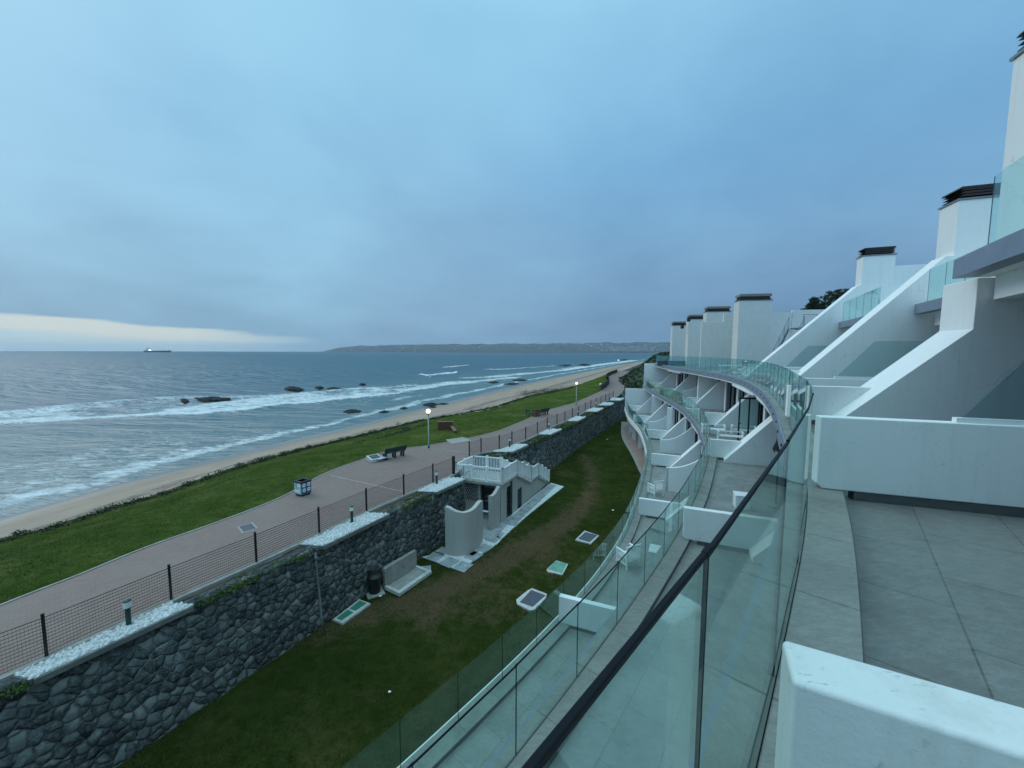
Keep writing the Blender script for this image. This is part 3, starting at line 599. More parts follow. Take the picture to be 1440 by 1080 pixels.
# headland across the bay
def headland():
    th = np.linspace(math.atan((450-720)/FPX), math.radians(48), 360); n = 26; V = []; 
    hp = np.array([(440,0),(455,.6),(465,3.2),(480,5.4),(505,7.0),(560,8.2),(640,9.2),(720,9.8),(800,10.2),(880,11),(945,11.4),(1100,13),(1400,14)])
    for j in range(n):
        k = j/(n-1)
        for i, a in enumerate(th):
            px = 720+FPX*math.tan(a); h = np.interp(px, hp[:, 0], hp[:, 1])/FPX*8200
            ydist = 5900+k*1500-max(0, (px-700))*2.2; ydist = max(ydist, 3600)
            f = math.sin(min(1, k/.62)*math.pi/2)**.8 if k < .62 else 1-.3*(k-.62)
            nz = (fbm(np.array([i*.16]), np.array([k*9.0]), 40)[0]-.5)*.32
            V.append((ydist*math.tan(a), ydist, SEA-2+max(0, h*(f+nz*f)+ (2 if k > .02 else 0))))
    idx = np.arange(n*len(th)).reshape(n, len(th)); F = np.stack([idx[:-1, :-1], idx[:-1, 1:], idx[1:, 1:], idx[1:, :-1]], -1).reshape(-1, 4)
    o = mesh_obj('headland', V, F, M['hill'], smooth=True); tag(o, 'long low blue grey headland across the bay on the horizon', 'hill', kind='structure')
    V = np.array(V).reshape(n, len(th), 3); b = MB(); lt = MB()
    for q in range(900):
        i = rng.integers(14, len(th)-60); k = min(n-2, int(abs(rng.normal())*7+1)); p = V[k, i]
        if fbm(np.array([i*.09]), np.array([k*.3]), 50)[0] < .42 and q % 5: continue
        s = rng.uniform(7, 17); b.box((p[0], p[1]-6, p[2]+s*.25), (s*rng.uniform(.8, 1.7), s, s*.75))
    for q in range(120):
        a = math.atan((rng.normal(885, 22)-720)/FPX); j = int(np.clip(np.interp(a, th, range(len(th))), 0, len(th)-1)); k = int(rng.integers(1, 5)); p = V[k, j]
        s = rng.uniform(12, 30); b.box((p[0], p[1]-6, p[2]+s*.3), (s*1.5, s, s))
    o = b.build('headland_town', plain('town_wall', (.38, .38, .38), .8, 0, .3, .02)); tag(o, 'pale houses scattered over the far headland', 'town', kind='stuff')
    for (px, py) in ((495,493),(568,489),(583,491),(674,488),(724,485.5),(820,483),(826,484.5),(830,486),(832,486.5),(845,484),(907,485),(863,492),(640,491),(760,489)):
        a = math.atan((px-720)/FPX); d = 5300 if px < 700 else 4700; z = at(px, py, 1)[1]; z = d/z
        s = rng.uniform(2.5, 4.5); lt.box((math.tan(a)*d, d, z), (s, s, s))
    o = lt.build('headland_lights', M['town_light']); tag(o, 'lit lamps dotted over the far headland town', 'lights', kind='stuff')
headland()
# dune on the right beyond the building
def dune():
    ys = np.arange(66, 240, 1.2); us = np.linspace(0, 70, 60); V = []
    for y in ys:
        xr = Px(pright, y) if y < 162 else 50+(y-162)*.42
        for u in us:
            h = 7.4*sstep(0, 13, np.array([u-.6]))[0]*sstep(70, 100, np.array([y]))[0]+1.2*sstep(13, 50, np.array([u]))[0]+.9*sstep(.5, 4, np.array([u]))[0]*(1-sstep(70, 100, np.array([y]))[0])
            V.append((xr+u+.05, y, PATH-.05+h+(fbm(np.array([u*.3]), np.array([y*.3]), 60)[0]-.5)*1.1*min(1, u/3)))
    n, m = len(ys), len(us); idx = np.arange(n*m).reshape(n, m); F = np.stack([idx[:-1, :-1], idx[:-1, 1:], idx[1:, 1:], idx[1:, :-1]], -1).reshape(-1, 4)
    o = mesh_obj('dune', V, F, M['scrub_ground'], smooth=True); tag(o, 'dune rising on the landward side of the path', 'dune', kind='structure')
    V = np.array(V); pick = V[(V[:, 1] < 200)]; pick = pick[rng.choice(len(pick), 3800, replace=False)]
    sp = [(p[0]+rng.normal()*.3, p[1]+rng.normal()*.3, p[2]-.1, .9, .9, .55) for p in pick if p[0] > (Px(pright, p[1]) if p[1] < 162 else 0)+1.2]
    o = leaves('dune_scrub', sp, .26, M['dune_leaf'], n=24); tag(o, 'dense dark green scrub covering the dune', 'scrub', kind='stuff')
dune()
# creeping plants along the beach edge of the verge
sp = []
for y in np.arange(12, 108, .45):
    gx = Px(gedge, y)
    for k in range(4):
        if rng.random() < .95: sp.append((gx+rng.normal()*.30+.25, y+rng.random()*.4, -9.76, .38, .40, .30*(.4+fbm(np.array([y*.5]), np.array([k+.5]), 88)[0])))
for (px, py, n, rx) in ((590,603,40,3.0),(560,612,30,2.5),(650,596,40,2.2),(668,588,50,3.0),(690,580,40,3.4),(640,600,20,1.2)):
    q = at(px, py, -8.9)
    for _ in range(n): sp.append((q[0]+rng.normal()*rx*.5, q[1]+rng.normal()*rx*.8, -9.0+rng.random()*.2-.1, .55, .55, .30))
for px, py in ((745,552),(760,550),(775,549),(790,548),(800,546),(810,545)):
    q = at(px, py, -8.6)
    for _ in range(26): sp.append((q[0]+rng.normal()*1.6, q[1]+rng.normal()*2.2, -9.1, 1.0, 1.0, .9))
o = leaves('beach_scrub', sp, .06, M['dune_leaf'], n=60); tag(o, 'dark creeping plants along the top of the beach', 'scrub', kind='stuff')
# rocks in the surf
def rock(pts, h, label):
    v = []; f = []; q = np.array([at(*p, SEA) for p in pts]); c = q.mean(0); n = len(q)
    seg = 5; ring = []
    P2 = []
    for i in range(n):
        for k in range(seg):
            P2.append(q[i]+(q[(i+1) % n]-q[i])*k/seg)
    P2 = np.array(P2); m = len(P2)
    for lv, (s, z) in enumerate(((1.1, -.6), (1.0, .05), (.82, .6), (.5, 1.0), (.15, .85))):
        for i in range(m):
            j = rng.normal(size=3)*.09; e = P2[i]-c; v.append((c[0]+e[0]*(s+j[0]), c[1]+e[1]*(s+j[1]), SEA+z*h*.5*(1+.35*j[2]*4 if lv > 1 else 1)))
    for l_ in range(4):
        for i in range(m): f.append((l_*m+i, l_*m+(i+1) % m, (l_+1)*m+(i+1) % m, (l_+1)*m+i))
    f.append(tuple(range(4*m, 5*m)))
    o = mesh_obj('rock', v, f, M['rock']); return tag(o, label, 'rock', 'dark rocks in the surf')
for pts, h, lb in (
    ([(270,561.5),(300,560),(325,561.5),(322,563.8),(300,565),(283,563.5)], 1.3, 'long black rock amid the main band of breakers'),
    ([(254,563),(260,562.4),(266,564),(261,566.2),(256,565.5)], 1.0, 'small round black rock at the left end of the long rock in the breakers'),
    ([(243,561.2),(248,560.8),(251,562),(246,562.6)], .8, 'tiny black rock tip at the far left of the breakers'),
    ([(398,547),(412,544.5),(428,547.5),(420,550),(405,549.5)], 1.5, 'humped black rock seaward of the breakers'),
    ([(443,545.3),(450,544.2),(455,545.2),(449,546.8)], 1.0, 'low small black rock between two bigger offshore rocks'),
    ([(460,546.2),(472,545),(481,546.5),(470,547.6)], .8, 'flat black rock to the right of the humped offshore rock'),
    ([(505,540.5),(510,539.5),(514,540.5),(509,541.3)], .8, 'tiny dark rock far out past the breakers'),
    ([(481,579.5),(493,576.5),(508,578),(505,580.5),(490,581.5)], .7, 'flat dark reef rock near the sand below the lamp line'),
    ([(531,580.5),(540,577.5),(548,579),(540,581.5)], .55, 'small flat dark reef rock just off the sand'),
    ([(562,574.5),(568,572.8),(574,574.4),(567,576)], .5, 'little reef rock left of the lit street lamp'),
    ([(594,570.5),(606,567),(616,569),(606,572)], .9, 'dark reef slab behind the lit street lamp'),
    ([(604,573.5),(610,571.8),(615,573.6),(609,575)], .5, 'small reef rock on the wet sand under the lamp globe'),
    ([(616,568.6),(625,567.4),(633,568.4),(625,570)], .5, 'thin reef slab to the right of the lamp globe'),
    ([(686,538.5),(696,536),(702,538),(694,539.6)], .8, 'dark rock at the edge of the far beach'),
    ([(708,540.6),(722,538.2),(730,540),(720,541.6)], .8, 'long dark rock on the far beach waterline'),
    ([(720,535.3),(732,533.2),(742,535),(730,536.8)], 1.1, 'broad dark rock at the far waterline'),
    ([(785,514.8),(795,513.0),(804,514),(795,516)], 1.6, 'far dark reef left of the second lit lamp'),
    ([(812,513.6),(822,511.4),(832,514),(822,515)], 1.8, 'far dark reef beside the second lit lamp'),
    ([(870,506.8),(877,505.2),(884,506.2),(877,507.2)], 1.6, 'farthest dark reef below the headland')):
    rock(pts, h, lb)
# ships
def ship():
    t = thing('tanker_ship', 'long dark hulled tanker with white lit superstructure on the horizon', 'ship', (-3300, 3600, SEA))
    b = MB(); Lh = 252; h = 13
    pts = [(-126, 0), (-120, 19), (-100, 19), (100, 19), (126, 0)]
    bot = [(-122, 0), (-112, 17), (-100, 18), (96, 18), (116, 0)]
    vs = [(x, y, h+(3 if x > 110 or x < -105 else 0)) for x, y in pts]+[(x, -y, h+(3 if x > 110 or x < -105 else 0)) for x, y in pts[1:-1][::-1]]
    vs += [(x, y, -1) for x, y in bot]+[(x, -y, -1) for x, y in bot[1:-1][::-1]]
    b.poly(vs, [tuple(range(8)), tuple(range(15, 7, -1))]+[(i, (i+1) % 8, (i+1) % 8+8, i+8) for i in range(8)]); b.build('hull', M['ship_hull'], t)
    b = MB(); b.box((-92, 0, h+9), (26, 30, 18)); b.box((-90, 0, h+20), (18, 36, 5)); b.box((-88, 0, h+25), (10, 14, 6)); b.build('superstructure', M['white_paint'], t)
    b = MB(); b.box((-106, 0, h+9), (9, 14, 20)); b.build('funnel', M['black'], t)
    b = MB(); b.box((-20, 0, h+2), (110, 10, 3)); b.box((10, 0, h+5), (40, 8, 4)); b.box((100, 0, h+7), (10, 10, 8)); b.box((60, 0, h+10), (1.6, 1.6, 22)); b.box((35, 0, h+2), (60, 3, 3)); b.box((78, 0, h+3), (50, 4, 3)); b.build('deck_gear', M['white_paint'], t)
    b = MB(); b.box((-78, 0, h+6), (3, 20, 5)); b.box((-70, 0, h+3), (8, 6, 4)); b.build('deck_lights', M['town_light'], t)
    t = thing('small_boat', 'small white boat far out on the sea, left of the tanker', 'boat', (-2390, 2170, SEA))
    b = MB(); b.poly([(-7, 0, 2), (-6, 2.4, 2), (4, 2.4, 2.2), (8, 0, 3), (4, -2.4, 2.2), (-6, -2.4, 2), (-6, 0, -.5), (6, 0, -.5)], [(0,1,2,3,4,5), (0,6,1), (1,6,7,2), (2,7,3), (3,7,4), (4,7,6,5), (5,6,0)]); b.build('hull', M['white_paint'], t)
    b = MB(); b.box((-1, 0, 4), (5, 3.4, 3.4)); b.build('cabin', M['white_paint'], t)
ship()

# ================================================================== STONE WALL, FENCE, PLANTING
def stone_wall():
    ys = rows((-10, 6, .5), (6, 66.6, .16)); nz = 22; V = []; U = []
    top = np.array([[wx_top(y), y] for y in ys]); S = arclen(top)
    tz = np.linspace(0, 1, nz)
    for i, y in enumerate(ys):
        xt = top[i, 0]; xb = Px(wbot, y); xb = min(xb, xt+1.2) if not (SH0-.4 < y < SH1+.4) else xt+.05
        for j, t in enumerate(tz):
            x = xb+(xt-xb)*t; z = LAWN-.12+(PATH+.0-(LAWN-.12))*t
            b = (fbm(np.array([S[i]*1.6]), np.array([z*1.6]), 71, 3)[0]-.5)*.22*(1 if 0 < j < nz-1 else .3)
            V.append((x+b*.7, y-b*.7, z)); U.append((S[i], z))
        V.append((xt-.28, y+.2, PATH+.0)); U.append((S[i], PATH+.3))
    m = nz+1; n = len(ys); idx = np.arange(n*m).reshape(n, m); F = np.stack([idx[:-1, :-1], idx[1:, :-1], idx[1:, 1:], idx[:-1, 1:]], -1).reshape(-1, 4)
    o = mesh_obj('retaining_wall', V, F, M['stone'], uvs=U, smooth=True)
    tag(o, 'long dark rubble stone retaining wall between lawn and promenade', 'wall')
stone_wall()
def curve_between(P, y0, y1, n=40):
    ys = np.linspace(y0, y1, n); return np.array([[Px(P, y), y] for y in ys])
def make_fence(y0, y1, label, ys):
    t = thing('mesh_fence', label, 'fence', (Px(fence, ys[0]), ys[0], PATH)); ox, oy = Px(fence, ys[0]), ys[0]
    hgt = 1.14; mb = MB()
    for a, b in zip(ys, ys[1:]):
        A = Vector((Px(fence, a)-ox, a-oy, 0)); B = Vector((Px(fence, b)-ox, b-oy, 0)); L_ = (B-A).length
        near = a < 24
        for k in range(12):
            z = .08+k*(hgt-.13)/11; w = .012 if k < 11 else .018; mb.bar(A+Vector((0, 0, z)), B+Vector((0, 0, z)), w, w)
        nv = int(L_/(.06 if a < 24 else .16))
        for k in range(1, nv):
            p = A+(B-A)*k/nv; mb.bar(p+Vector((0, 0, .07)), p+Vector((0, 0, hgt-.05)), .0026, .0026)
    mb.build('wire_mesh', M['black'], t)
    proto = None
    for y in ys:
        p = Vector((Px(fence, y)-ox, y-oy, 0)); big = abs(y-24.25) < .01
        b = MB(); w = .14 if big else .065; b.box((0, 0, hgt/2+.03), (w, w, hgt+.06), rz=-.7); b.box((0, 0, hgt+.066), (w+.012, w+.012, .012), rz=-.7)
        if proto is None or big:
            o = b.build('post', M['black'], t); o.location = p
            if not big: proto = o
        else:
            o = proto.copy(); COL.objects.link(o); o.location = p
make_fence(0, 24.3, 'black wire mesh fence along the path, nearer run ending at the white stair rail', [4.2, 6.8, 9.3, 11.58, 13.77, 16.09, 18.4, 20.58, 22.6, 24.25])
make_fence(28, 66, 'black wire mesh fence along the path, farther run beyond the white stair rail', [28.4, 29.5, 30.6, 32.05, 34.05, 36.4, 38.95, 41.4, 43.35, 45.7, 47.9, 50.9, 53.3, 55.7, 58.4, 61, 63, 65.8])
# white pebble beds with bollard lights, ground cover between
def bollard():
    t = thing('bollard_light', 'x', 'bollard light', (0, 0, 0), 0, 'bollard lights in the white pebble beds')
    b = MB(); b.lathe((0, 0, 0), [(.085, 0), (.085, .02), (.062, .025), (.062, .60)]); b.build('post', M['green_paint'], t, smooth=False)
    b = MB(); b.lathe((0, 0, 0), [(.085, .60), (.09, .61), (.09, .77), (.085, .78)]); b.build('lamp_head', M['bollard_head'], t)
    b = MB(); b.lathe((0, 0, 0), [(.095, .78), (.095, .80), (.05, .825), (.0, .83)]); b.build('cap', M['green_paint'], t)
    return t
bp = bollard()
bolls = [(-11.27, 10.42, 'green bollard light with white head in the nearest pebble bed'),
         (-7.64, 17.17, 'green bollard light with white head in the pebble bed above the concrete trough'),
         (-4.75, 22.35, 'green bollard light with white head beside the thick black fence end post'),
         (-.30, 31.2, 'green bollard light in the first pebble bed behind the white stair rail'),
         (3.40, 38.3, 'small bollard light in the second pebble bed past the white stair rail'),
         (7.25, 46.4, 'small bollard light in the third pebble bed past the white stair rail'),
         (11.2, 54.3, 'small bollard light in the fourth pebble bed past the white stair rail'),
         (15.6, 61.9, 'tiny bollard light in the farthest pebble bed at the end of the fence')]
for i, (x, y, lb) in enumerate(bolls):
    x = float(Px(fence, y))+.42
    if i == 0: bp.location = (x, y, PATH-.0); bp['label'] = lb
    else: dup(bp, (x, y, PATH-.0), 0, lb)
peb = M['pebble'] = plain('white_pebble', (.70, .71, .70), .7, 0, .45, 14, .1)
def pebble_bed(y0, y1, size, label):
    cx, cy = float(Px(fence, (y0+y1)/2))+.5, (y0+y1)/2
    t = thing('pebble_bed', label, 'pebble bed', (cx, cy, PATH), 0, 'white pebble beds along the top of the stone wall')
    A = curve_between(fence, y0, y1); A = np.array([[p[0]+.16, p[1]] for p in A]); B = np.array([[max(wx_top(y)+.08, Px(fence, y)+.5), y] for y in np.linspace(y0, y1, 40)])
    V = []; F = []
    for k in range(40):
        V += [(A[k, 0]-cx, A[k, 1]-cy, .02), (B[k, 0]-cx, B[k, 1]-cy-.1, .02)]
    F = [(2*k, 2*k+1, 2*k+3, 2*k+2) for k in range(39)]
    vs = [tuple(v) for v in V]; fs = list(F)
    L_ = math.hypot(*(A[-1]-A[0])); wd = float(np.mean(np.hypot(*(B-A).T))); n = int(min(5200, 1.5*L_*wd/(size*size)))
    for q in range(n):
        u = rng.random()*39; k = int(u); w = rng.random(); fr = u-k; a = A[k]+(A[k+1]-A[k])*fr; b = B[k]+(B[k+1]-B[k])*fr; p = a+(b-a)*w
        s = size*(.6+.8*rng.random())*.62; ax = rng.random()*6.28; ex = s*(.8+.5*rng.random()); ey = s*(.6+.4*rng.random()); hz = s*(.7+.9*rng.random())
        px, py = p[0]-cx, p[1]-cy-.1*w; k0 = len(vs); ca, sa = math.cos(ax), math.sin(ax)
        for r_, z in ((1, .01), (.72, hz*.7)):
            for m in range(6):
                tt = m*math.pi/3; lx, ly = ex*r_*math.cos(tt), ey*r_*math.sin(tt); vs.append((px+lx*ca-ly*sa, py+lx*sa+ly*ca, .02+z))
        vs.append((px, py, .02+hz))
        for m in range(6):
            fs.append((k0+m, k0+(m+1) % 6, k0+6+(m+1) % 6, k0+6+m)); fs.append((k0+6+m, k0+6+(m+1) % 6, k0+12))
    o = mesh_obj('pebbles', vs, fs, peb, t, smooth=True); o['kind'] = 'stuff'
    b = MB()
    for a, c in zip(B, B[1:]): b.bar((a[0]-cx+.03, a[1]-cy-.12, -.055), (c[0]-cx+.03, c[1]-cy-.12, -.055), .09, .15)
    for q in (0, -1): b.bar((A[q, 0]-cx, A[q, 1]-cy, -.05), (B[q, 0]-cx, B[q, 1]-cy-.1, -.05), .08, .13)
    b.build('concrete_edge', M['edge'], t)
beds = [(8.75, 11.45, .075, 'nearest white pebble bed above the stone wall, at the left edge of the view'),
        (15.15, 18.25, .08, 'white pebble bed above the concrete wash trough'),
        (21.2, 23.55, .075, 'white pebble bed ending at the thick black fence post beside the white rail'),
        (29.9, 32.3, .10, 'first white pebble bed behind the white stair rail'),
        (36.4, 38.9, .12, 'second white pebble bed past the white stair rail'),
        (43.6, 46.4, .15, 'third white pebble bed past the white stair rail'),
        (50.6, 53.4, .18, 'fourth white pebble bed past the white stair rail'),
        (56.6, 59.0, .22, 'fifth white pebble bed past the white stair rail'),
        (62.4, 64.6, .26, 'farthest small white pebble bed near the end of the fence')]
for b in beds: pebble_bed(*b)
gaps = [(5.5, 8.6, 'ground cover plants at the lower left edge above the stone wall'), (11.6, 14.6, 'long low mat of ground cover between the two nearest pebble beds'), (18.8, 20.9, 'rounded mat of ground cover left of the thick black fence end post'),
        (32.6, 36.2, 'green ground cover patch between the first and second far pebble beds'), (39.1, 43.4, 'green ground cover patch between the second and third far pebble beds'), (46.6, 50.4, 'green ground cover patch between the third and fourth far pebble beds'),
        (53.6, 56.4, 'green ground cover patch between the fourth and fifth far pebble beds'), (59.2, 62.2, 'farthest green ground cover patch on the stone wall'), (28.85, 30.0, 'small ground cover clump just behind the white stair landing')]
for y0, y1, lb in gaps:
    sp = []
    for q in range(int((y1-y0)*34)):
        y = rng.uniform(y0, y1); a = Px(fence, y)+.32; b = wx_top(y)+.16; w = rng.random()**.7
        if y < 22 and fbm(np.array([y*1.3]), np.array([w*2.0]), 77)[0] < .40: continue
        sp.append((a+(b-a)*w, y-.1, PATH-.09, .17, .17, .13))
    if sp: tag(leaves('ground_cover', sp, .035 if y0 < 22 else .07, M['cover_leaf'], n=46 if y0 < 22 else 24), lb, 'ground cover', 'ground cover plants along the stone wall')
# grey pipe on the wall
b = MB(); xb, yb = -8.15, 14.95
b.tube([(-8.05, 15.2, PATH-.05), (-7.85, 14.80, PATH-.25), (-7.68, 14.58, -9.4), (-7.48, 14.32, -10.5), (-7.30, 14.15, LAWN)], .05, 8); b.tube([(-7.84, 14.79, PATH-.30), (-7.83, 14.78, PATH-.42)], .07, 8)
tag(b.build('drain_pipe', plain('grey_pipe', (.15, .165, .165), .5), smooth=True), 'grey drain pipe running down the face of the stone wall', 'pipe')

# ================================================================== STREET FURNITURE
def lamp(x, y, z, h, label, first=None):
    t = thing('street_lamp', label, 'street lamp', (x, y, z), 0, 'lamp posts along the promenade')
    b = MB(); b.lathe((0, 0, 0), [(.09, 0), (.09, .25), (.055, .30), (.045, h-.28)], 14); b.build('pole', M['steel'], t, smooth=True)
    b = MB(); b.lathe((0, 0, 0), [(.06, h-.30), (.11, h-.24), (.11, h-.20), (.06, h-.2)], 14); b.build('collar', M['steel'], t)
    b = MB(); r = .195; b.lathe((0, 0, h), [(max(.01, r*math.sin(a)), -r*math.cos(a)) for a in np.linspace(.15, math.pi-.05, 12)], 20); b.build('globe', M['globe'], t, smooth=True)
    return t
lamp(-6.83, 31.1, PATH, 3.05, 'lit globe street lamp nearest the view, beside the brick beach steps')
lamp(9.6, 57.0, PATH, 3.25, 'lit globe street lamp halfway along the path past the far bench')
lamp(32.6, 118, PATH, 5.4, 'farthest lit globe street lamp by the boardwalk and dune')
for P_, lb in ((at(844.4, 545, PATH), 'low white globe light where the boardwalk fence begins'), (at(881.5, 521, PATH+.3), 'low white globe light at the far bend of the boardwalk')):
    t = thing('globe_bollard', lb, 'bollard light', (*P_, PATH), 0, 'globe bollards by the boardwalk'); k = 1.0 if P_[1] < 100 else 1.4
    b = MB(); b.lathe((0, 0, 0), [(.06, 0), (.06, .5*k)], 10); b.build('post', M['green_paint'], t)
    b = MB(); r = .28*k; b.lathe((0, 0, .5*k+r*.8), [(max(.01, r*math.sin(a)), -r*math.cos(a)) for a in np.linspace(.1, math.pi-.05, 9)], 14); b.build('globe', M['bollard_head'], t, smooth=True)
def bench(x, y, rz, label):
    t = thing('park_bench', label, 'bench', (x, y, PATH), rz, 'dark green benches facing the sea')
    b = MB()                                              # back faces -x, seat towards +x ; long axis y
    for k in range(4): b.box((.20+.115*k, 0, .44), (.10, 1.8, .04))
    b.build('seat', M['green_paint'], t, bevel=.006)
    b = MB()
    for k in range(3): b.box((.10-.055*k, 0, .56+.13*k), (.035, 1.8, .115))
    b.build('backrest', M['green_paint'], t, bevel=.006)
    for s in (-.72, -.02, .72):
        b = MB(); b.box((.20, s, .20), (.10, .12, .40)); b.box((.52, s, .20), (.10, .12, .40)); b.box((.36, s, .38), (.42, .12, .07)); b.bar((.17, s, .34), (-.04, s, .90), .09, .07); b.build('leg', M['green_paint'], t, bevel=.006)
    return t
bench(-8.55, 27.95, math.radians(138), 'dark green slatted bench beside the information plaque, nearer of the two')
bench(4.15, 47.6, math.radians(135), 'dark green bench farther along the path beside the brown litter bin')
b = MB(); b.box((0, 0, .21), (.5, 1.1, .05)); b.box((-.1, .4, .1), (.1, .1, .2)); b.box((-.1, -.4, .1), (.1, .1, .2))
o = b.build('low_plinth', M['pale_concrete']); o.location = (-9.35, 27.5, PATH); o.rotation_euler = (0, 0, -.7); tag(o, 'low pale concrete ledge between the plaque and the nearer bench', 'ledge')
t = thing('info_plaque', 'white slanted stand with dark panel on the path edge left of the bench', 'plaque', (-9.95, 27.35, PATH), -.75+math.pi)
b = MB(); b.prism((-.42, 0), (1, 0), [(0, 0), (.84, 0), (.84, .38), (0, .22)], -.45, .45); b.build('stand', M['pale_concrete'], t, bevel=.02)
b = MB(); Mx = Matrix.Rotation(-math.atan(.16/.84), 3, 'Y'); b.box((0, 0, .312), (.58, .62, .02), M=Mx); b.build('panel', M['dark_glass'], t)
b = MB()
for k in range(4): b.box((.16-.09*k, 0, .312+.012+(.16-.09*k)*.19), (.03, .36-.06*(k % 2), .006), M=Mx)
b.build('lettering', M['steel'], t)
# litter bin with printed panels: white rings on blue, pale green picture side
t = thing('litter_bin', 'square litter bin with blue and white printed panels on the path edge', 'bin', (-11.55, 20.72, PATH), math.radians(64))
b = MB(); b.box((0, 0, .42), (.60, .60, .66)); b.build('body', plain('bin_blue', (.05, .13, .24), .4, 0, .2, 4), t, bevel=.02)
b = MB(); b.box((0, 0, .05), (.50, .50, .1)); b.build('base', M['black'], t)
b = MB()
for sx, sy, wx, wy in ((0, .26, .64, .12), (0, -.26, .64, .12), (.26, 0, .12, .40), (-.26, 0, .12, .40)): b.box((sx, sy, .785), (wx, wy, .07))
b.box((0, 0, .74), (.42, .42, .02)); b.build('lid', M['black'], t, bevel=.01)
def disc(c, r, ax, n=20):
    c = Vector(c); a = Vector((0, 0, 1)); bb = Vector(ax).cross(a).normalized(); return [c]+[c+(a*math.cos(2*math.pi*k/n)+bb*math.sin(2*math.pi*k/n))*r for k in range(n)], [(0, k+1, (k+1) % n+1) for k in range(n)]
mb = MB(); rings = MB()
for (u, z) in ((-.14, .60), (.14, .60), (-.14, .33), (.14, .33)):
    rings.poly(*disc((u, -.306, z), .105, (0, -1, 0))); rings.poly(*disc((.306, u, z), .105, (1, 0, 0)))
rings.build('white_rings', M['white_paint'], t)
for (u, z) in ((-.14, .60), (.14, .60), (-.14, .33), (.14, .33)):
    mb.box((u, -.309, z), (.13, .004, .035)); mb.box((.309, u, z), (.004, .13, .035))
mb.build('ring_marks', plain('bin_ink', (.02, .10, .22), .5), t)
mb = MB(); mb.box((-.303, 0, .43), (.006, .56, .60)); mb.build('picture_panel', plain('picture_pale', (.42, .58, .55), .5, 0, .6, 6), t)
mb = MB(); mb.box((-.308, .05, .28), (.005, .40, .16)); mb.box((-.308, -.1, .60), (.005, .22, .16)); mb.build('picture_patches', M['white_paint'], t)
# brown bin by the far bench and small green seat
t = thing('brick_bin', 'reddish brown box litter bin beside the far bench', 'bin', (2.95, 46.8, PATH), .6)
b = MB(); b.box((0, 0, .42), (.6, .6, .84)); b.build('body', plain('brown_bin', (.13, .06, .045), .7), t, bevel=.02); b = MB(); b.box((0, 0, .86), (.66, .66, .04)); b.build('rim', M['dark_wood'], t)
t = thing('garden_chair', 'small green seat left of the brown bin at the far bench', 'seat', (2.15, 47.2, PATH), .7)
b = MB(); b.box((0, 0, .42), (.5, .6, .06)); b.bar((-.25, -.3, .42), (-.38, -.3, .8), .06); b.bar((-.25, .3, .42), (-.38, .3, .8), .06); b.box((-.33, 0, .68), (.04, .6, .2)); b.build('seat_board', M['green_paint'], t)
b = MB(); [b.box((sx, sy, .2), (.06, .06, .4)) for sx in (-.2, .2) for sy in (-.25, .25)]; b.build('leg_frame', M['green_paint'], t)
# beach steps: brick parapet walls and concrete apron
t = thing('beach_steps', 'red brick parapet and concrete ramp leading down to the beach', 'steps', (-7.2, 37.5, PATH))
def loc(p): return (p[0]+7.2, p[1]-37.5)
def plate(px, z0, z1, zs=None):
    q = [loc(at(*p, z)) for p, z in zip(px, zs or [z1]*len(px))]; n = len(q)
    vs = [(x, y, (z)-PATH) for (x, y), z in zip(q, zs or [z1]*n)]+[(x, y, z0-PATH) for x, y in q]
    return vs, [tuple(range(n)), tuple(range(2*n-1, n-1, -1))]+[(i, i+n, (i+1) % n+n, (i+1) % n) for i in range(n)]
b = MB(); b.poly(*plate([(634,624),(663,619.5),(655,615.5),(637,613),(619,609),(622,614)], -8.4, -7.88)); b.build('ramp', M['concrete'], t)
b = MB(); b.box((.45, 1.1, .05), (1.5, .30, 1.45), rz=.12); b.build('parapet', M['brick'], t, bevel=.015)
b = MB(); b.bar((1.1, .95, .0), (1.75, -.9, -.12), .26, .75); b.build('side_wall', M['brick'], t, bevel=.015)
b = MB(); b.box((.45, 1.1, .81), (1.6, .36, .06), rz=.12); b.bar((1.1, .95, .40), (1.75, -.9, .28), .32, .05); b.build('coping', plain('brick_coping', (.2, .1, .075), .7), t)
b = MB()
for k in range(7): b.box((-1.0-.38*k, 2.6+.3*k, -.55-.17*k), (.8, 2.0, .18), rz=-.7)
b.build('stair', M['pale_concrete'], t)
# pale paver bands, drain plate, worn patch on the path
b = MB()
def bandline(p0, p1, w):
    a = Vector((*at(*p0, PATH), PATH+.002)); c = Vector((*at(*p1, PATH), PATH+.002)); b.bar(a, c, w, .012)
bandline((466, 669), (578, 694), .13); bandline((592, 629), (660, 637), .12)
tag(b.build('paver_band', M['band']), 'pale paver bands laid across the reddish path', 'paving', kind='structure')
q = at(348, 742, PATH); t = thing('drain_cover', 'flat grey drain plate in the path near the left grass edge', 'cover', (q[0], q[1], PATH), -.75)
b = MB(); b.box((0, 0, .004), (.9, .62, .014)); b.build('frame', M['concrete'], t); b = MB(); b.box((0, 0, .012), (.74, .46, .012)); b.build('plate', M['cover_dark'], t)
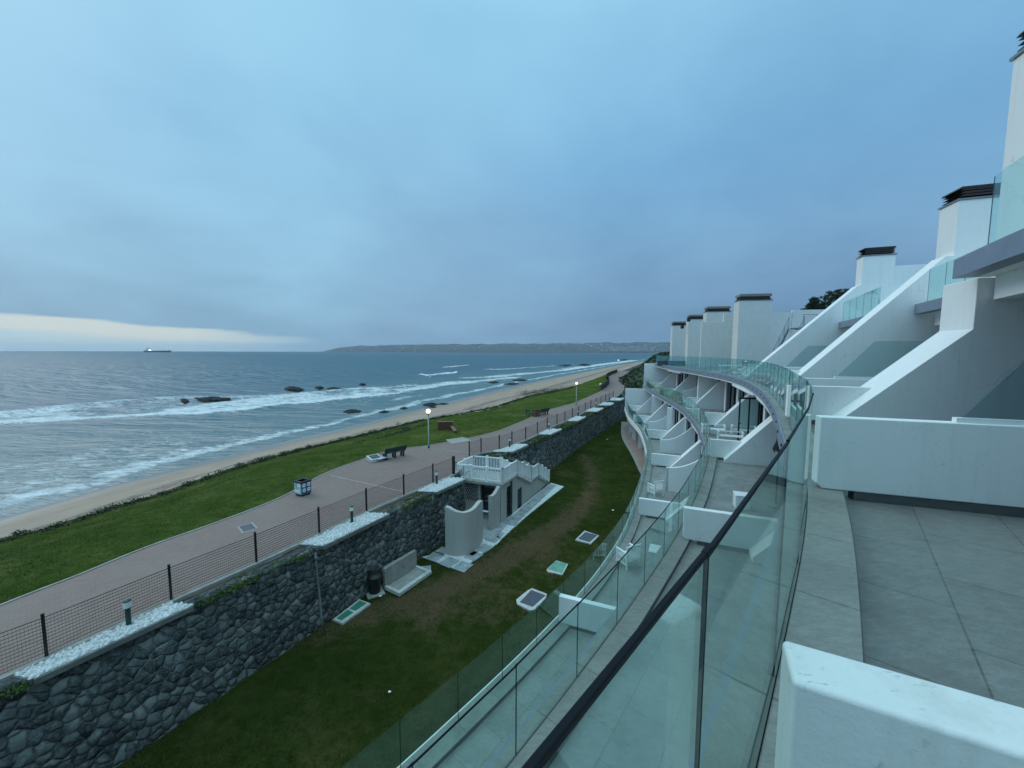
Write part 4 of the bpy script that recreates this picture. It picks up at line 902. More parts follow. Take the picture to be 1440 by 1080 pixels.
# timber boardwalk fence
t = thing('boardwalk_fence', 'dark timber fence along the seaward side of the boardwalk', 'fence', (18.3, 78.5, PATH))
C = smooth_curve([(18.3, 78.5), (22.2, 89.5), (25.3, 100), (28.2, 115), (33, 130), (41, 150)], .9); b = MB(); b2 = MB()
for i in range(len(C)-1):
    a, c = C[i]-C[0], C[i+1]-C[0]; b2.bar((a[0], a[1], .25), (c[0], c[1], .25), .05, .10); b2.bar((a[0], a[1], 1.05), (c[0], c[1], 1.05), .05, .10)
    for k in range(4):
        p = a+(c-a)*k/4; b.box((p[0], p[1], .62), (.16, .10, 1.24), rz=1.2)
b.build('palings', M['dark_wood'], t); b2.build('rails', M['dark_wood'], t)
t = thing('timber_gate_post', 'dark timber posts on the landward side where the boardwalk starts', 'posts', (27.2, 94, PATH))
b = MB(); b.box((0, 0, .7), (.35, .35, 1.4)); b.build('post', M['dark_wood'], t); b = MB(); b.box((1.8, 5, .7), (.35, .35, 1.4)); b.bar((0, 0, 1.2), (1.8, 5, 1.2), .1, .16); b.bar((0, 0, .6), (1.8, 5, .6), .1, .16); b.build('rail', M['dark_wood'], t)

# ================================================================== LAWN THINGS
def quad_box(b, px, z0, z1, org):
    q = [at(*p, z1) for p in px]; n = len(q); vs = [(x-org[0], y-org[1], z1-org[2]) for x, y in q]+[(x-org[0], y-org[1], z0-org[2]) for x, y in q]
    return b.poly(vs, [tuple(range(n)), tuple(range(2*n-1, n-1, -1))]+[(i, i+n, (i+1) % n+n, (i+1) % n) for i in range(n)])
def cover(px_out, px_in, mat, label, name='utility_cover', frame='pale_concrete'):
    c = np.mean([at(*p, LAWN) for p in px_out], 0); org = (c[0], c[1], LAWN)
    t = thing(name, label, 'cover', org); b = MB(); quad_box(b, px_out, LAWN-.1, LAWN+.035, org); b.build('frame', M[frame], t)
    for q in px_in:
        b = MB(); quad_box(b, q, LAWN, LAWN+.048, org); b.build('cover_plate', M[mat], t)
cover([(468,871),(482,876.5),(521,848.5),(505,842.5)], [[(473.5,869),(480.5,872),(497,861),(489,857.5)], [(492,855.5),(500,858.5),(515.5,848),(506,844.5)]], 'cover_green', 'pale frame with two green cover plates at the foot of the stone wall')
cover([(726,843),(727,849),(745,858),(752,857),(768,840),(769,835),(748,827),(742,830)], [[(731,846.5),(749,853),(767,837),(747,829.5)]], 'cover_dark', 'large dark grating in a ragged white frame, nearest the glass balustrade')
cover([(768.5,801),(771,804),(791,808),(799,793),(782,788)], [[(771,800),(790,805.5),(797,792.5),(781,788.5)]], 'cover_pale_green', 'pale green utility cover lying in the worn lawn')
cover([(809,759),(831,764.5),(842.5,753),(822,746)], [[(813,757.5),(829,762),(840,752.5),(823,748)]], 'cover_dark', 'small dark grating in a pale frame farthest along the lawn')
# loose slab
b = MB(); quad_box(b, [(587,797),(588,806),(606,803),(606,795)], LAWN-.05, LAWN+.05, (0, 0, 0)); tag(b.build('loose_slab', M['slab']), 'loose pale paving slab lying between trough and curved screen wall', 'slab')
# concrete wash trough
t = thing('wash_trough', 'grey concrete trough with a tall back slab against the stone wall', 'trough', (-5.0, 17.6, LAWN))
o3 = (-5.0, 17.6, LAWN); e = Vector((.52, .855, 0)).normalized(); n_ = Vector((.855, -.52, 0))
def tb(b, u0, u1, w0, w1, z0, z1): return b.box(tuple(e*((u0+u1)/2)+n_*((w0+w1)/2)+Vector((0, 0, (z0+z1)/2))), (w1-w0, u1-u0, z1-z0), rz=math.atan2(-.52, .855))
b = MB(); tb(b, -.95, 1.05, -.60, -.42, 0, .98); b.build('back_slab', M['concrete'], t, bevel=.01)
b = MB(); tb(b, -.9, 1.0, -.42, .5, 0, .08); b.build('basin_floor', M['concrete'], t)
b = MB(); tb(b, -1.0, 1.1, .36, .56, 0, .17); tb(b, -1.0, -.84, -.42, .36, 0, .17); tb(b, .94, 1.1, -.42, .36, 0, .17); b.build('rim', M['pale_concrete'], t, bevel=.012)
b = MB(); b.tube([e*.1+n_*(-.42)+Vector((0, 0, .62)), e*.1+n_*(-.30)+Vector((0, 0, .62)), e*.1+n_*(-.28)+Vector((0, 0, .55))], .02, 8); b.build('tap', M['steel'], t)
t = thing('rubbish_bin', 'black round bin standing left of the concrete trough', 'bin', (-6.25, 16.75, LAWN))
b = MB(); b.lathe((0, 0, 0), [(.24, .05), (.30, .75), (.31, .78)], 20); b.build('body', M['black'], t, smooth=False); b = MB(); b.lathe((0, 0, 0), [(.33, .78), (.33, .82), (.20, .93), (.01, .96)], 20); b.build('lid', M['black'], t); b = MB(); b.box((0, 0, .02), (.75, .75, .06), rz=.55); b.build('base_slab', M['concrete'], t)

# ================================================================== BEACH SHELTER WITH STAIR
e = Vector((.43, .90)).normalized(); pn = Vector((-e.y, e.x))          # along the wall, and towards the stone wall
A0 = Vector((-.60, 24.0)); DZ = -8.42                                  # front corner of the landing
t = thing('beach_shelter', 'grey rendered shelter with white balustraded stair and two dark doors', 'shelter', (0, 0, 0))
def Wp(u, w=0.0): p = A0+e*u+pn*w; return (p.x, p.y)
uend, u1, u2, u3 = 8.7, 2.27, 4.8, 6.25
top = lambda u: DZ-.16 if u < u1 else (DZ-.16-(u-u1)*(1.27/(u2-u1)) if u < u2 else (DZ-1.43 if u < u3 else DZ-1.43-(u-u3)*(1.20/(uend-u3))))
# front wall (with curved wing at its near end), door openings cut as separate lengths
b = MB(); TH = .22
def seg(u0, u1_, z0, f=None):
    us = sorted(set([u0, u1_]+[q for q in (u1, u2, u3) if u0 < q < u1_])); b.prism(A0, e, [(u0, z0), (u1_, z0)]+[(u, top(u)) for u in us[::-1]], 0, TH)
d1, d2 = (.62, 1.45), (2.35, 3.1); dz1, dz2 = LAWN+2.12, LAWN+1.42
seg(-.2, d1[0], LAWN-.2); seg(d1[0], d1[1], dz1); seg(d1[1], d2[0], LAWN-.2); seg(d2[0], d2[1], dz2); seg(d2[1], uend, LAWN-.2)
b.build('front_wall', M['grey_render'], t)
def curved_wall(name, pts, tops, th):
    C = smooth_curve(pts, .08); N_ = normals(C); S = arclen(C); n = len(C); V = []; F = []
    for i in range(n):
        z = np.interp(S[i]/S[-1], tops[0], tops[1]); p = C[i]; q = C[i]-N_[i]*th
        V += [(p[0], p[1], LAWN-.2), (p[0], p[1], z), (q[0], q[1], z), (q[0], q[1], LAWN-.2)]
    for i in range(n-1):
        for j in range(4): F.append((4*i+j, 4*i+(j+1) % 4, 4*i+4+(j+1) % 4, 4*i+4+j))
    F += [(0, 1, 2, 3), (4*n-1, 4*n-2, 4*n-3, 4*n-4)]
    o = mesh_obj(name, V, F, [M['grey_render'], M['white']], t, midx=None); return o
# wing wall sweeping down in a curve from the front wall
curved_wall('wing_wall', [(-1.24, 22.80), (-1.12, 22.98), (-.96, 23.25), (-.74, 23.66)], ([0, .18, .42, .7, .88, 1], [-8.78, -8.82, -8.80, -8.66, -8.52, -8.46]), .22)
o = curved_wall('screen_wall', [(-3.60, 20.1), (-3.25, 19.78), (-2.75, 19.72), (-2.25, 19.95), (-1.95, 20.5), (-1.76, 21.1), (-1.66, 21.6)], ([0, .08, .2, .35, .5, .65, .8, .9, 1], [-8.33, -8.36, -8.50, -8.60, -8.62, -8.58, -8.50, -8.50, -8.56]), .24)
b = MB(); b.box((*Wp((d1[0]+d1[1])/2, .06), LAWN+1.04), (.85, .04, 2.04), rz=math.atan2(e.y, e.x)); b.build('door', M['black'], t)
b = MB(); b.box((*Wp((d2[0]+d2[1])/2, .06), LAWN+.70), (.77, .04, 1.36), rz=math.atan2(e.y, e.x)); b.build('door', M['black'], t)
# landing slab
FL = Vector((-3.72, 25.15)); BR = A0+e*2.27; BL = FL+e*2.2
b = MB(); cs = [A0-e*.16-pn*.10, BR-pn*.10, BL-pn*.05, FL-e*.16]; b.poly([(p.x, p.y, DZ-.16) for p in cs]+[(p.x, p.y, DZ) for p in cs], [(0,1,2,3), (7,6,5,4)]+[(i, i+4, (i+1) % 4+4, (i+1) % 4) for i in range(4)]); b.build('landing', M['concrete'], t)
# side walls under landing: breeze block screen, recessed shelves
w = FL-A0; wl = w.length; w.normalize(); q0 = A0+w*.1+e*.25
def G(u, d=0.0): p = A0+w*u+e*(.25+d); return (p.x, p.y)
b = MB(); b.prism(q0, w, [(1.6, LAWN-.1), (wl, LAWN-.1), (wl, DZ-.16), (1.6, DZ-.16)], -.2, 0); b.build('back_wall', M['grey_render'], t)
b = MB()
for i in range(6):
    for j in range(8):
        u = 1.75+i*.155+(j % 2)*.077; z = DZ-.42-j*.14; p = G(u+.1, -.03); b.box((p[0], p[1], z), (.075, .03, .075), rz=math.atan2(w.y, w.x))
b.build('breeze_block_holes', M['black'], t)
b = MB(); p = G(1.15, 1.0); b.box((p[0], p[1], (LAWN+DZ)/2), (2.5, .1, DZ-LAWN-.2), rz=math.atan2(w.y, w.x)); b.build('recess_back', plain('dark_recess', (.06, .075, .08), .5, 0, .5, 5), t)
for k, z in enumerate((LAWN+.95, LAWN+1.25, LAWN+1.95)):
    b = MB(); p = G(.85, .75); b.box((p[0], p[1], z), (1.6, .45, .05), rz=math.atan2(w.y, w.x)); b.build('shelf', M['concrete'], t)
b = MB(); p = G(1.0, -.9); b.box((p[0], p[1], LAWN+.03), (2.9, 3.4, .04), rz=math.atan2(w.y, w.x)); b.build('shelter_floor', M['slab'], t)
# stair flights
def flight(ua, ub, za, zb, n):
    b = MB()
    for k in range(n):
        u_0 = ua+(ub-ua)*k/n; u_1 = ua+(ub-ua)*(k+1)/n; z = za+(zb-za)*(k+1)/n; b.prism(A0, e, [(u_0, z-.22), (u_1, z-.22), (u_1, z), (u_0, z)], -.06, 1.25)
    return b
flight(u1, u2, DZ, DZ-1.27, 8).build('flight', M['concrete'], t)
b = MB(); b.prism(A0, e, [(u2, DZ-1.45), (u3, DZ-1.45), (u3, DZ-1.27), (u2, DZ-1.27)], -.06, 1.25); b.build('half_landing', M['concrete'], t)
flight(u3, uend, DZ-1.27, LAWN+.05, 8).build('flight', M['concrete'], t)
b = MB()
for k in range(9): b.box((*Wp(u1+(u2-u1)*(k+.5)/9, -.075), DZ-.10-1.27*(k+.5)/9), (.10, .05, .05), rz=math.atan2(e.y, e.x)); b.box((*Wp(u3+(uend-u3)*(k+.5)/9, -.075), DZ-1.36-1.15*(k+.5)/9), (.10, .05, .05), rz=math.atan2(e.y, e.x))
b.build('tread_ends', M['white_paint'], t)
# white balustrade: runs with posts, rails and pickets (or panels)
def rail(name, pts, solid=False, hgt=.98):
    b = MB()
    for a, c in zip(pts, pts[1:]):
        a = Vector(a); c = Vector(c); L_ = (c-a).length; n = max(1, round(L_/1.05)); up = Vector((0, 0, 1))
        for z, h in ((hgt-.04, .08), (.12, .07)): b.bar(a+up*z, c+up*z, .07, h)
        k = int((c-a).length/.115)
        for i in range(1, k):
            p = a+(c-a)*i/k
            if solid: b.box(p+up*(hgt*.52), (.118, .025, hgt-.2), rz=math.atan2((c-a).y, (c-a).x))
            else: b.box(p+up*(hgt*.52), (.045, .03, hgt-.2), rz=math.atan2((c-a).y, (c-a).x))
        for i in range(n+1):
            p = a+(c-a)*i/n; b.box(p+up*(hgt/2+.0), (.115, .115, hgt+.06), rz=math.atan2(e.y, e.x)); b.box(p+up*(hgt+.045), (.15, .15, .03), rz=math.atan2(e.y, e.x))
    o = b.build(name, M['white_paint'], t); return o
z3 = lambda p, z: (p.x if hasattr(p, 'x') else p[0], p.y if hasattr(p, 'y') else p[1], z)
rail('balustrade', [z3(A0, DZ), z3(FL, DZ)]); rail('balustrade', [z3(FL, DZ), z3(BL, DZ)])
rail('balustrade', [z3(BL, DZ), z3(A0+e*u1+pn*1.25, DZ)]); rail('balustrade', [z3(A0, DZ), z3(BR, DZ), z3(Wp(u2), DZ-1.27), z3(Wp(u3), DZ-1.27), z3(Wp(uend), LAWN+.02)], True)
rail('balustrade', [z3(Wp(u1, 1.2), DZ), z3(Wp(u2, 1.2), DZ-1.27), z3(Wp(u3, 1.2), DZ-1.27), z3(Wp(uend, 1.2), LAWN+.02)])
# paving round the shelter
b = MB(); b.mi = 0
pv = [(594,783),(650,803),(672,782),(700,764),(706,757),(722,742),(745,722),(770,702),(793,684),(775,679),(760,690),(728,716),(712,730),(693,745),(672,760),(640,772)]
quad_box(b, pv, LAWN-.1, LAWN+.012, (0, 0, 0)); tag(b.build('shelter_paving', M['mortar']), 'pale mortar bed of the paving around the beach shelter', 'paving', kind='structure')
slabs = MB()
def pslab(c, sx, sy, rz): slabs.box((c[0], c[1], LAWN+.012), (sx, sy, .036), rz=rz)
ang = math.atan2(e.y, e.x)
for k in range(12):
    p = Wp(.2+k*.70, -.52); pslab(p, .62, .70 if k else .8, ang+rng.normal()*.02)
for px, py, s in ((612,783,.82),(632,791,.82),(651,797,.82),(666,782,.80),(681,771,.78),(694,758,.78),(700,752,.7),(622,775,.7),(664,777,.6)):
    pslab(at(px, py, LAWN), s, s*.92, ang-.1+rng.normal()*.04)
tag(slabs.build('paving_slabs', M['slab'], bevel=.01), 'square pale slabs laid around the beach shelter', 'paving', kind='structure')
# small litter on the lawn
for px, py, s, lb in ((548,974,.05,'tiny white scrap lying alone on the near lawn'), (862,718,.09,'white scrap on the lawn near the lower glass balustrade'), (854,618,.12,'white scrap on the far lawn'), (535,839,.07,'white scrap beside the black round bin')):
    q = at(px, py, LAWN); o = mesh_obj('litter_scrap', [(q[0]-s, q[1]-s*.5, LAWN+.03), (q[0]+s, q[1]-s*.7, LAWN+.05), (q[0]+s*.8, q[1]+s*.6, LAWN+.03), (q[0]-s*.6, q[1]+s*.5, LAWN+.06), (q[0], q[1], LAWN-.02)], [(0,1,2,3), (0,4,1), (1,4,2), (2,4,3), (3,4,0)], M['white_paint']); tag(o, lb, 'litter')

# ================================================================== THE TERRACED APARTMENT BUILDING
BLD = thing('apartment_building', 'white terraced apartment building stepping down in curved tiers with slanted party walls', 'building', (0, 0, 0))
def slab(name, C, o, deep, z0, z1, mat):
    N_ = normals(C); A = C+N_*o; B = A+np.array([RD.x, RD.y])*deep; n = len(C)
    V = [(*p, z1) for p in A]+[(*p, z1) for p in B]+[(*p, z0) for p in A]+[(*p, z0) for p in B]
    F = [(i, i+1, n+i+1, n+i) for i in range(n-1)]+[(2*n+i, 3*n+i, 3*n+i+1, 2*n+i+1) for i in range(n-1)]
    F += [(n+i, n+i+1, 3*n+i+1, 3*n+i) for i in range(n-1)]+[(i, 2*n+i, 2*n+i+1, i+1) for i in range(n-1)]+[(0, n, 3*n, 2*n), (n-1, 3*n-1, 4*n-1, 2*n-1)]
    return mesh_obj(name, V, F, mat, BLD)
def tier(C, K, floor_mat, fascia_mat, fh, deep=9.0, ledge=.15):
    slab('terrace_floor', C, .331, deep, K-.42, K-.10, floor_mat)
    sweep('kerb', C, [(-ledge, K-.40), (-ledge, K), (.33, K), (.33, K-.41)], M['kerb'], BLD)
    sweep('fascia', C, [(-ledge-.04, K-fh), (-ledge-.04, K-.012), (-ledge-.002, K-.012), (-ledge-.002, K-fh)], fascia_mat, BLD)
    sweep('soffit_lip', C, [(-ledge-.01, K-fh-.085), (-ledge-.01, K-fh-.002), (.12, K-fh-.002), (.12, K-fh-.085)], M['white'], BLD)
    sweep('glass_channel', C, [(-.008, K-.03), (-.008, K+.002), (.012, K+.002), (.012, K-.03)], M['edge'], BLD)
    sweep('channel_joint', C, [(.010, K-.03), (.010, K+.004), (.015, K+.004), (.015, K-.03)], M['seal'], BLD)
    sweep('skirting', C, [(.331, K-.102), (.331, K-.012), (.338, K-.012), (.338, K-.102)], M['skirt'], BLD)
def bolts(C, K, step=1.45, ledge=.15):
    S = arclen(C); N_ = normals(C); b = MB()
    for q in np.arange(.4, S[-1], step):
        x, y = np.interp(q, S, C[:, 0]), np.interp(q, S, C[:, 1]); i = min(len(C)-1, int(np.searchsorted(S, q))); n_ = N_[i]; p = Vector((x-n_[0]*(ledge+.04), y-n_[1]*(ledge+.04), K-.17)); b.tube([p, p-Vector((n_[0], n_[1], 0))*.02], .028, 8)
    b.build('bolt_heads', M['seal'], BLD)
tier(T1, K1, M['floor'], M['fascia'], .36, 10.5)
tier(T2, K2, M['floor_pale'], M['fascia'], .34)
tier(T3, K3, M['floor_pale'], M['white'], .50)
bolts(T1, K1); bolts(T2, K2)
T0a = smooth_curve([(-9.5, -16.0), (-3.2, -9.0), (3.0, -2.0), (5.3, 2.0), (7.52, 5.85), (8.72, 7.75)]); T0b = smooth_curve([(12.2, 9.5), (13.65, 12), (15.2, 14.7)]); T0c = smooth_curve([(16.4, 17.4), (18.6, 21.4), (19.6, 23.3)])
for C, dp in ((T0a, 5), (T0b, 4), (T0c, 4)):
    slab('terrace_floor', C, .30, dp, K0-.36, K0-.10, M['white'])
    sweep('fascia', C, [(-.02, K0-.36), (-.02, K0), (.30, K0), (.30, K0-.355)], M['fascia'], BLD)
    sweep('beam', C, [(.55, K0-.80), (.55, K0-.362), (.95, K0-.362), (.95, K0-.80)], M['white'], BLD)
    sweep('glazing', C, [(1.9, K1-.1), (1.9, K0-.362), (1.96, K0-.362), (1.96, K1-.1)], M['dark_glass'], BLD)
    if C is not T0c: sweep('upper_wall', C, [(3.2, K0-.1), (3.2, 4.35), (3.5, 4.35), (3.5, K0-.1)], M['white'], BLD)
def wall(name, O, d, poly, w0, w1, mat='white', bevel=.013):
    b = MB(); b.prism(O, d, poly, w0, w1); return b.build(name, M[mat], BLD, bevel=bevel)
# --- tier one: ours
DN = (.89, -.456); DA = (.946, -.324)
ch = .06
def low_divider(O, d, K, w0, w1, t1, h=.83, t0=0.0, mat='white'):
    wall('divider_wall', O, d, [(t0, K+.003+ch), (t0+ch, K+.003), (t0+.42, K+.003), (t0+.42, K+.003), (t1, K+.003), (t1, K+h), (t0, K+h)][:2]+[(t1, K+.003), (t1, K+h), (t0, K+h)], w0, w1, mat)
    b = MB(); b.prism(O, d, [(t0+.36, K-.10), (t1, K-.10), (t1, K+.002), (t0+.36, K+.002)], w0+.012, w1-.012); b.build('skirting', M['skirt'], BLD)
low_divider((.62, .79), DN, K1, 0, .145, 4.2, mat='worn')
low_divider((3.49, 4.30), DA, K1, 0, .15, 5.0)
low_divider((6.3, 8.5), DA, K1, .45, .60, 3.0, .79); low_divider((8.6, 12.4), DA, K1, 0, .15, 7.0, .75, t0=.55)
low_divider((10.7, 16.25), DA, K1, .45, .58, 3.0, .8, t0=.5); low_divider((12.7, 20.4), DA, K1, 0, .15, 7.0, .8, t0=.9); low_divider((14.45, 25.0), DA, K1, .45, .58, 3.0, .8, t0=.5)
wall('party_wall', (.62, .79), DN, [(.85, K1-.1), (6.5, K1-.1), (6.5, K0-.37), (2.95, K0-.37), (2.95, .47), (.85, K1+.02)], -.95, -.004)
low_divider((-2.35, -2.7), DN, K1, 0, .15, 5.0); low_divider((-5.3, -5.9), DN, K1, 0, .15, 5.0)
wall('party_wall', (-5.3, -5.9), DN, [(.85, K1-.1), (6.5, K1-.1), (6.5, K0-.37), (2.95, K0-.37), (2.95, .47), (.85, K1+.02)], -.95, -.004)
wall('privacy_wall', (-2.35, -2.7), DN, [(.9, K1+.84), (6, K1+.84), (6, K0-.9), (2.6, K0-.9)], .02, .12)
wall('party_wall', (6.3, 8.5), DA, [(.75, K1-.1), (6.5, K1-.1), (6.5, K0-.37), (2.85, K0-.37), (2.85, .47), (.75, K1+.02)], 0, .92)
wall('party_wall', (10.7, 16.25), DA, [(.7, K1-.1), (8.0, K1-.1), (8.0, 3.55), (5.5, 3.55), (.7, K1+.03)], 0, .72)
wall('party_wall', (14.45, 25.0), DA, [(.7, K1-.1), (8.4, K1-.1), (8.4, 3.95), (6.2, 3.95), (.7, K1+.03)], 0, .68)
for O, t1 in (((3.49, 4.30), 5.0), ((8.6, 12.4), 6.5), ((12.7, 20.4), 6.5)):
    hh = .83 if t1 == 5 else .77
    b = MB(); b.prism(O, DA, [(1.22 if t1 == 5 else 1.55, K1+hh+.02), (t1, K1+hh+.02), (t1, K1+1.9), (1.95 if t1 == 5 else 2.45, K1+1.9)], .06, .075); b.build('privacy_screen', M['screen'], BLD)
    b = MB(); b.prism(O, DA, [(1.18 if t1 == 5 else 1.5, K1+hh+.001), (t1, K1+hh+.001), (t1, K1+hh+.05), (1.18 if t1 == 5 else 1.5, K1+hh+.05)], .035, .10); b.build('screen_channel', M['white_paint'], BLD)
# chimneys with louvred caps
def chimney(O, d, t0, t1, w0, w1, zb, zt, dark=True):
    c = wall('chimney', O, d, [(t0, zb), (t1, zb), (t1, zt), (t0, zt)], w0, w1, 'white' if dark else 'brickwhite')
    b = MB(); b.prism(O, d, [(t0-.04, zt+.002), (t1+.04, zt+.002), (t1+.04, zt+.06), (t0-.04, zt+.06)], w0-.04, w1+.04); b.build('flashing', M['steel'], c)
    b = MB(); b.prism(O, d, [(t0+.16, zt+.05), (t1-.16, zt+.05), (t1-.16, zt+.50), (t0+.16, zt+.40)], w0+.16, w1-.16); b.build('flue', M['black'], c)
    b = MB()
    for k in range(3 if dark else 1):
        z = zt+.14+k*.10; g = .05; b.prism(O, d, [(t0+g-.03, z), (t1-g+.03, z), (t1-.16, z+.07), (t0+.16, z+.07)], w0+g-.03, w1-g+.03)
    b.build('louvre', M['louvre'], c)
    b = MB(); z = zt+.41
    g = 0 if dark else .04
    b.prism(O, d, [(t0+g, z), (t1-g, z), (t1-g-.05, z+(.07 if dark else .24)), (t0+g+.05, z+(.07 if dark else .24))], w0+g, w1-g); b.build('cap', M['louvre'] if dark else M['pale_louvre'], c)
chimney((6.3, 8.5), DA, 3.62, 6.0, .02, .95, K0-.36, 5.85)
chimney((10.7, 16.25), DA, 5.75, 7.9, .03, 1.0, 1.4, 5.5)
chimney((14.45, 25.0), DA, 6.35, 7.85, .03, .75, 1.4, 5.6)
for (px0, px1, y, zt) in ((1034, 1074, 37.5, 4.95), (989.5, 1019.5, 46, 4.75), (965, 989, 54.5, 4.6), (943, 961, 62, 4.25)):
    x0 = (px0-720)/FPX*y*1.003; x1 = (px1-720)/FPX*y*1.003; chimney((x0, y), (.985, -.17), 0, x1-x0+.12, 0, 1.3, K1-.1, zt, False)
wall('roof_wall', (20.6, 42.2), (.985, -.17), [(0, K1-.1), (8.8, K1-.1), (8.8, 4.2), (2.2, 4.2), (2.2, 3.3), (0, 3.3)], 0, .3, 'brickwhite')
wall('roof_wall', (29.3, 40.7), (.985, -.17), [(0, K1-.1), (9, K1-.1), (9, 4.45), (0, 4.45)], 0, .3, 'brickwhite')
wall('roof_wall', (24.6, 49.5), (.985, -.17), [(0, K1-.1), (3, K1-.1), (3, 3.4), (0, 3.4)], 0, .3, 'brickwhite')
wall('roof_wall', (26.4, 58.6), (.985, -.17), [(0, K1-.1), (2.2, K1-.1), (2.2, 3.4), (0, 3.4)], 0, .3, 'brickwhite')
wall('roof_wall', (21.3, 22.9), DA, [(0, K0-.3), (6, K0-.3), (6, 5.0), (0, 5.0)], 0, .3)
b = MB(); b.lathe((24.6, 41.9, 4.2), [(.25, 0), (.25, .08), (.12, .1), (.10, .3), (.3, .34), (.3, .42), (.05, .5)], 12); b.build('roof_vent', M['steel'], BLD)
b = MB(); b.box((23.1, 22.2, 4.35), (.25, .16, .22)); b.box((21.2, 46.7, 3.9), (.3, .3, .45)); b.box((24.1, 55.0, 3.6), (.35, .35, .5)); b.build('wall_lamp', M['black'], BLD)
# --- tier two and tier three
P2 = [(4.47, 9.68), (9.25, 17.6), (13.05, 25.7), (15.6, 34.3), (17.0, 43), (18.75, 51.5)]
P3 = [(1.43, 11.0), (6.4, 18.8), (10.15, 27.4), (12.85, 36.2), (14.2, 44.6), (16.0, 53)]
D2 = (.925, -.38)
for i, O in enumerate(P2):
    low_divider(O, D2, K2, 0, .17, 3.0, .83, t0=(-.02 if i else 0))
    t0 = 1.5 if i == 0 else .55
    zt = K1-.42; wall('party_wall', O, D2, [(t0, K2-.1), (8, K2-.1), (8, zt), (t0+2.55, zt), (t0, K2+.02)], -.42, .38)
for i, O in enumerate(P3):
    low_divider(O, D2, K3, 0, .17, 2.2 if i == 0 else 3.0, .83)
    if i == 0: continue
    t0 = 1.25; zt = K2-.42; wall('party_wall', O, D2, [(t0, K3-.1), (8, K3-.1), (8, zt), (t0+2.6, zt), (t0, K3+.02)], -.40, .40)
# curved-top screens half way along the lower bays
def curved_screen(O, K, t0, t1, h0, h1):
    n = 12; pts = [(t0, K-.1), (t1, K-.1)]+[(t1+(t0-t1)*k/n, K+h0+(h1-h0)*((1-k/n)**2.2)) for k in range(n+1)]
    b = MB(); b.prism(O, D2, pts, 0, .16); b.build('curved_screen_wall', M['white'], BLD, bevel=.012)
curved_screen((8.0, 22.8), K3, 1.25, 3.6, 1.35, 2.6); curved_screen((11.4, 31.6), K3, .9, 3.6, .95, 2.7); curved_screen((13.5, 40.2), K3, .9, 3.4, .9, 2.5)
curved_screen((16.4, 39.5), K2, 1.1, 3.4, .95, 2.6); curved_screen((8.0, 22.8), K3, 1.25, 1.4, 1.35, 1.36)
wall('stair_block', (16.0, 33.4), D2, [(.35, K2-.1), (3.2, K2-.1), (3.2, K1-.46), (.35, K1-.46)], 2.2, 3.4)
wall('stair_block', (14.5, 36.9), D2, [(.5, K3-.1), (.95, K3-.1), (.95, K2-.46), (.5, K2-.46)], -.2, .3)
wall('stair_block', (19.2, 55.6), D2, [(-.1, K2-.1), (3.4, K2-.1), (3.4, K1-.05), (-.1, K1-.05)], .0, .3)
def facade(C, off, K, ztop, y0, y1):  # glazed fronts set back on the terraces
    S_ = sub(C, y0, y1); N_ = normals(S_)
    sweep('glazing', S_, [(off, K-.1), (off, ztop-.36), (off+.05, ztop-.36), (off+.05, K-.1)], M['dark_glass'], BLD)
    sweep('lintel', S_, [(off-.06, ztop-.355), (off-.06, ztop-.001), (off+.2, ztop-.001), (off+.2, ztop-.355)], M['white'], BLD)
    b = MB(); A = S_+N_*(off-.03); s = arclen(A); n = int(s[-1]/1.15)
    for k in range(n+1):
        q = k*s[-1]/n; x, y = np.interp(q, s, A[:, 0]), np.interp(q, s, A[:, 1]); j = min(len(A)-2, int(np.searchsorted(s, q))); d = A[j+1]-A[j]
        b.box((x, y, (K-.1+ztop-.37)/2), (.07, .07, ztop-.27-K-.02), rz=math.atan2(d[1], d[0]))
    for z in (K-.04, ztop-.42):
        for a, c in zip(A[::6], A[6::6]): b.bar((a[0], a[1], z), (c[0], c[1], z), .06, .09)
    b.build('window_frame', M['black'], BLD)
    b = MB()
    for k in range(0, n+1, 3):
        q = k*s[-1]/n; x, y = np.interp(q, s, A[:, 0]), np.interp(q, s, A[:, 1]); j = min(len(A)-2, int(np.searchsorted(s, q))); d = A[j+1]-A[j]
        b.box((x, y, (K-.1+ztop-.36)/2), (.42, .16, ztop-.27-K-.01), rz=math.atan2(d[1], d[0]))
    b.build('pier', M['white'], BLD)
facade(T2, 3.3, K2, K1-.42, 1, 57); facade(T3, 3.5, K3, K2-.42, 6, 57)
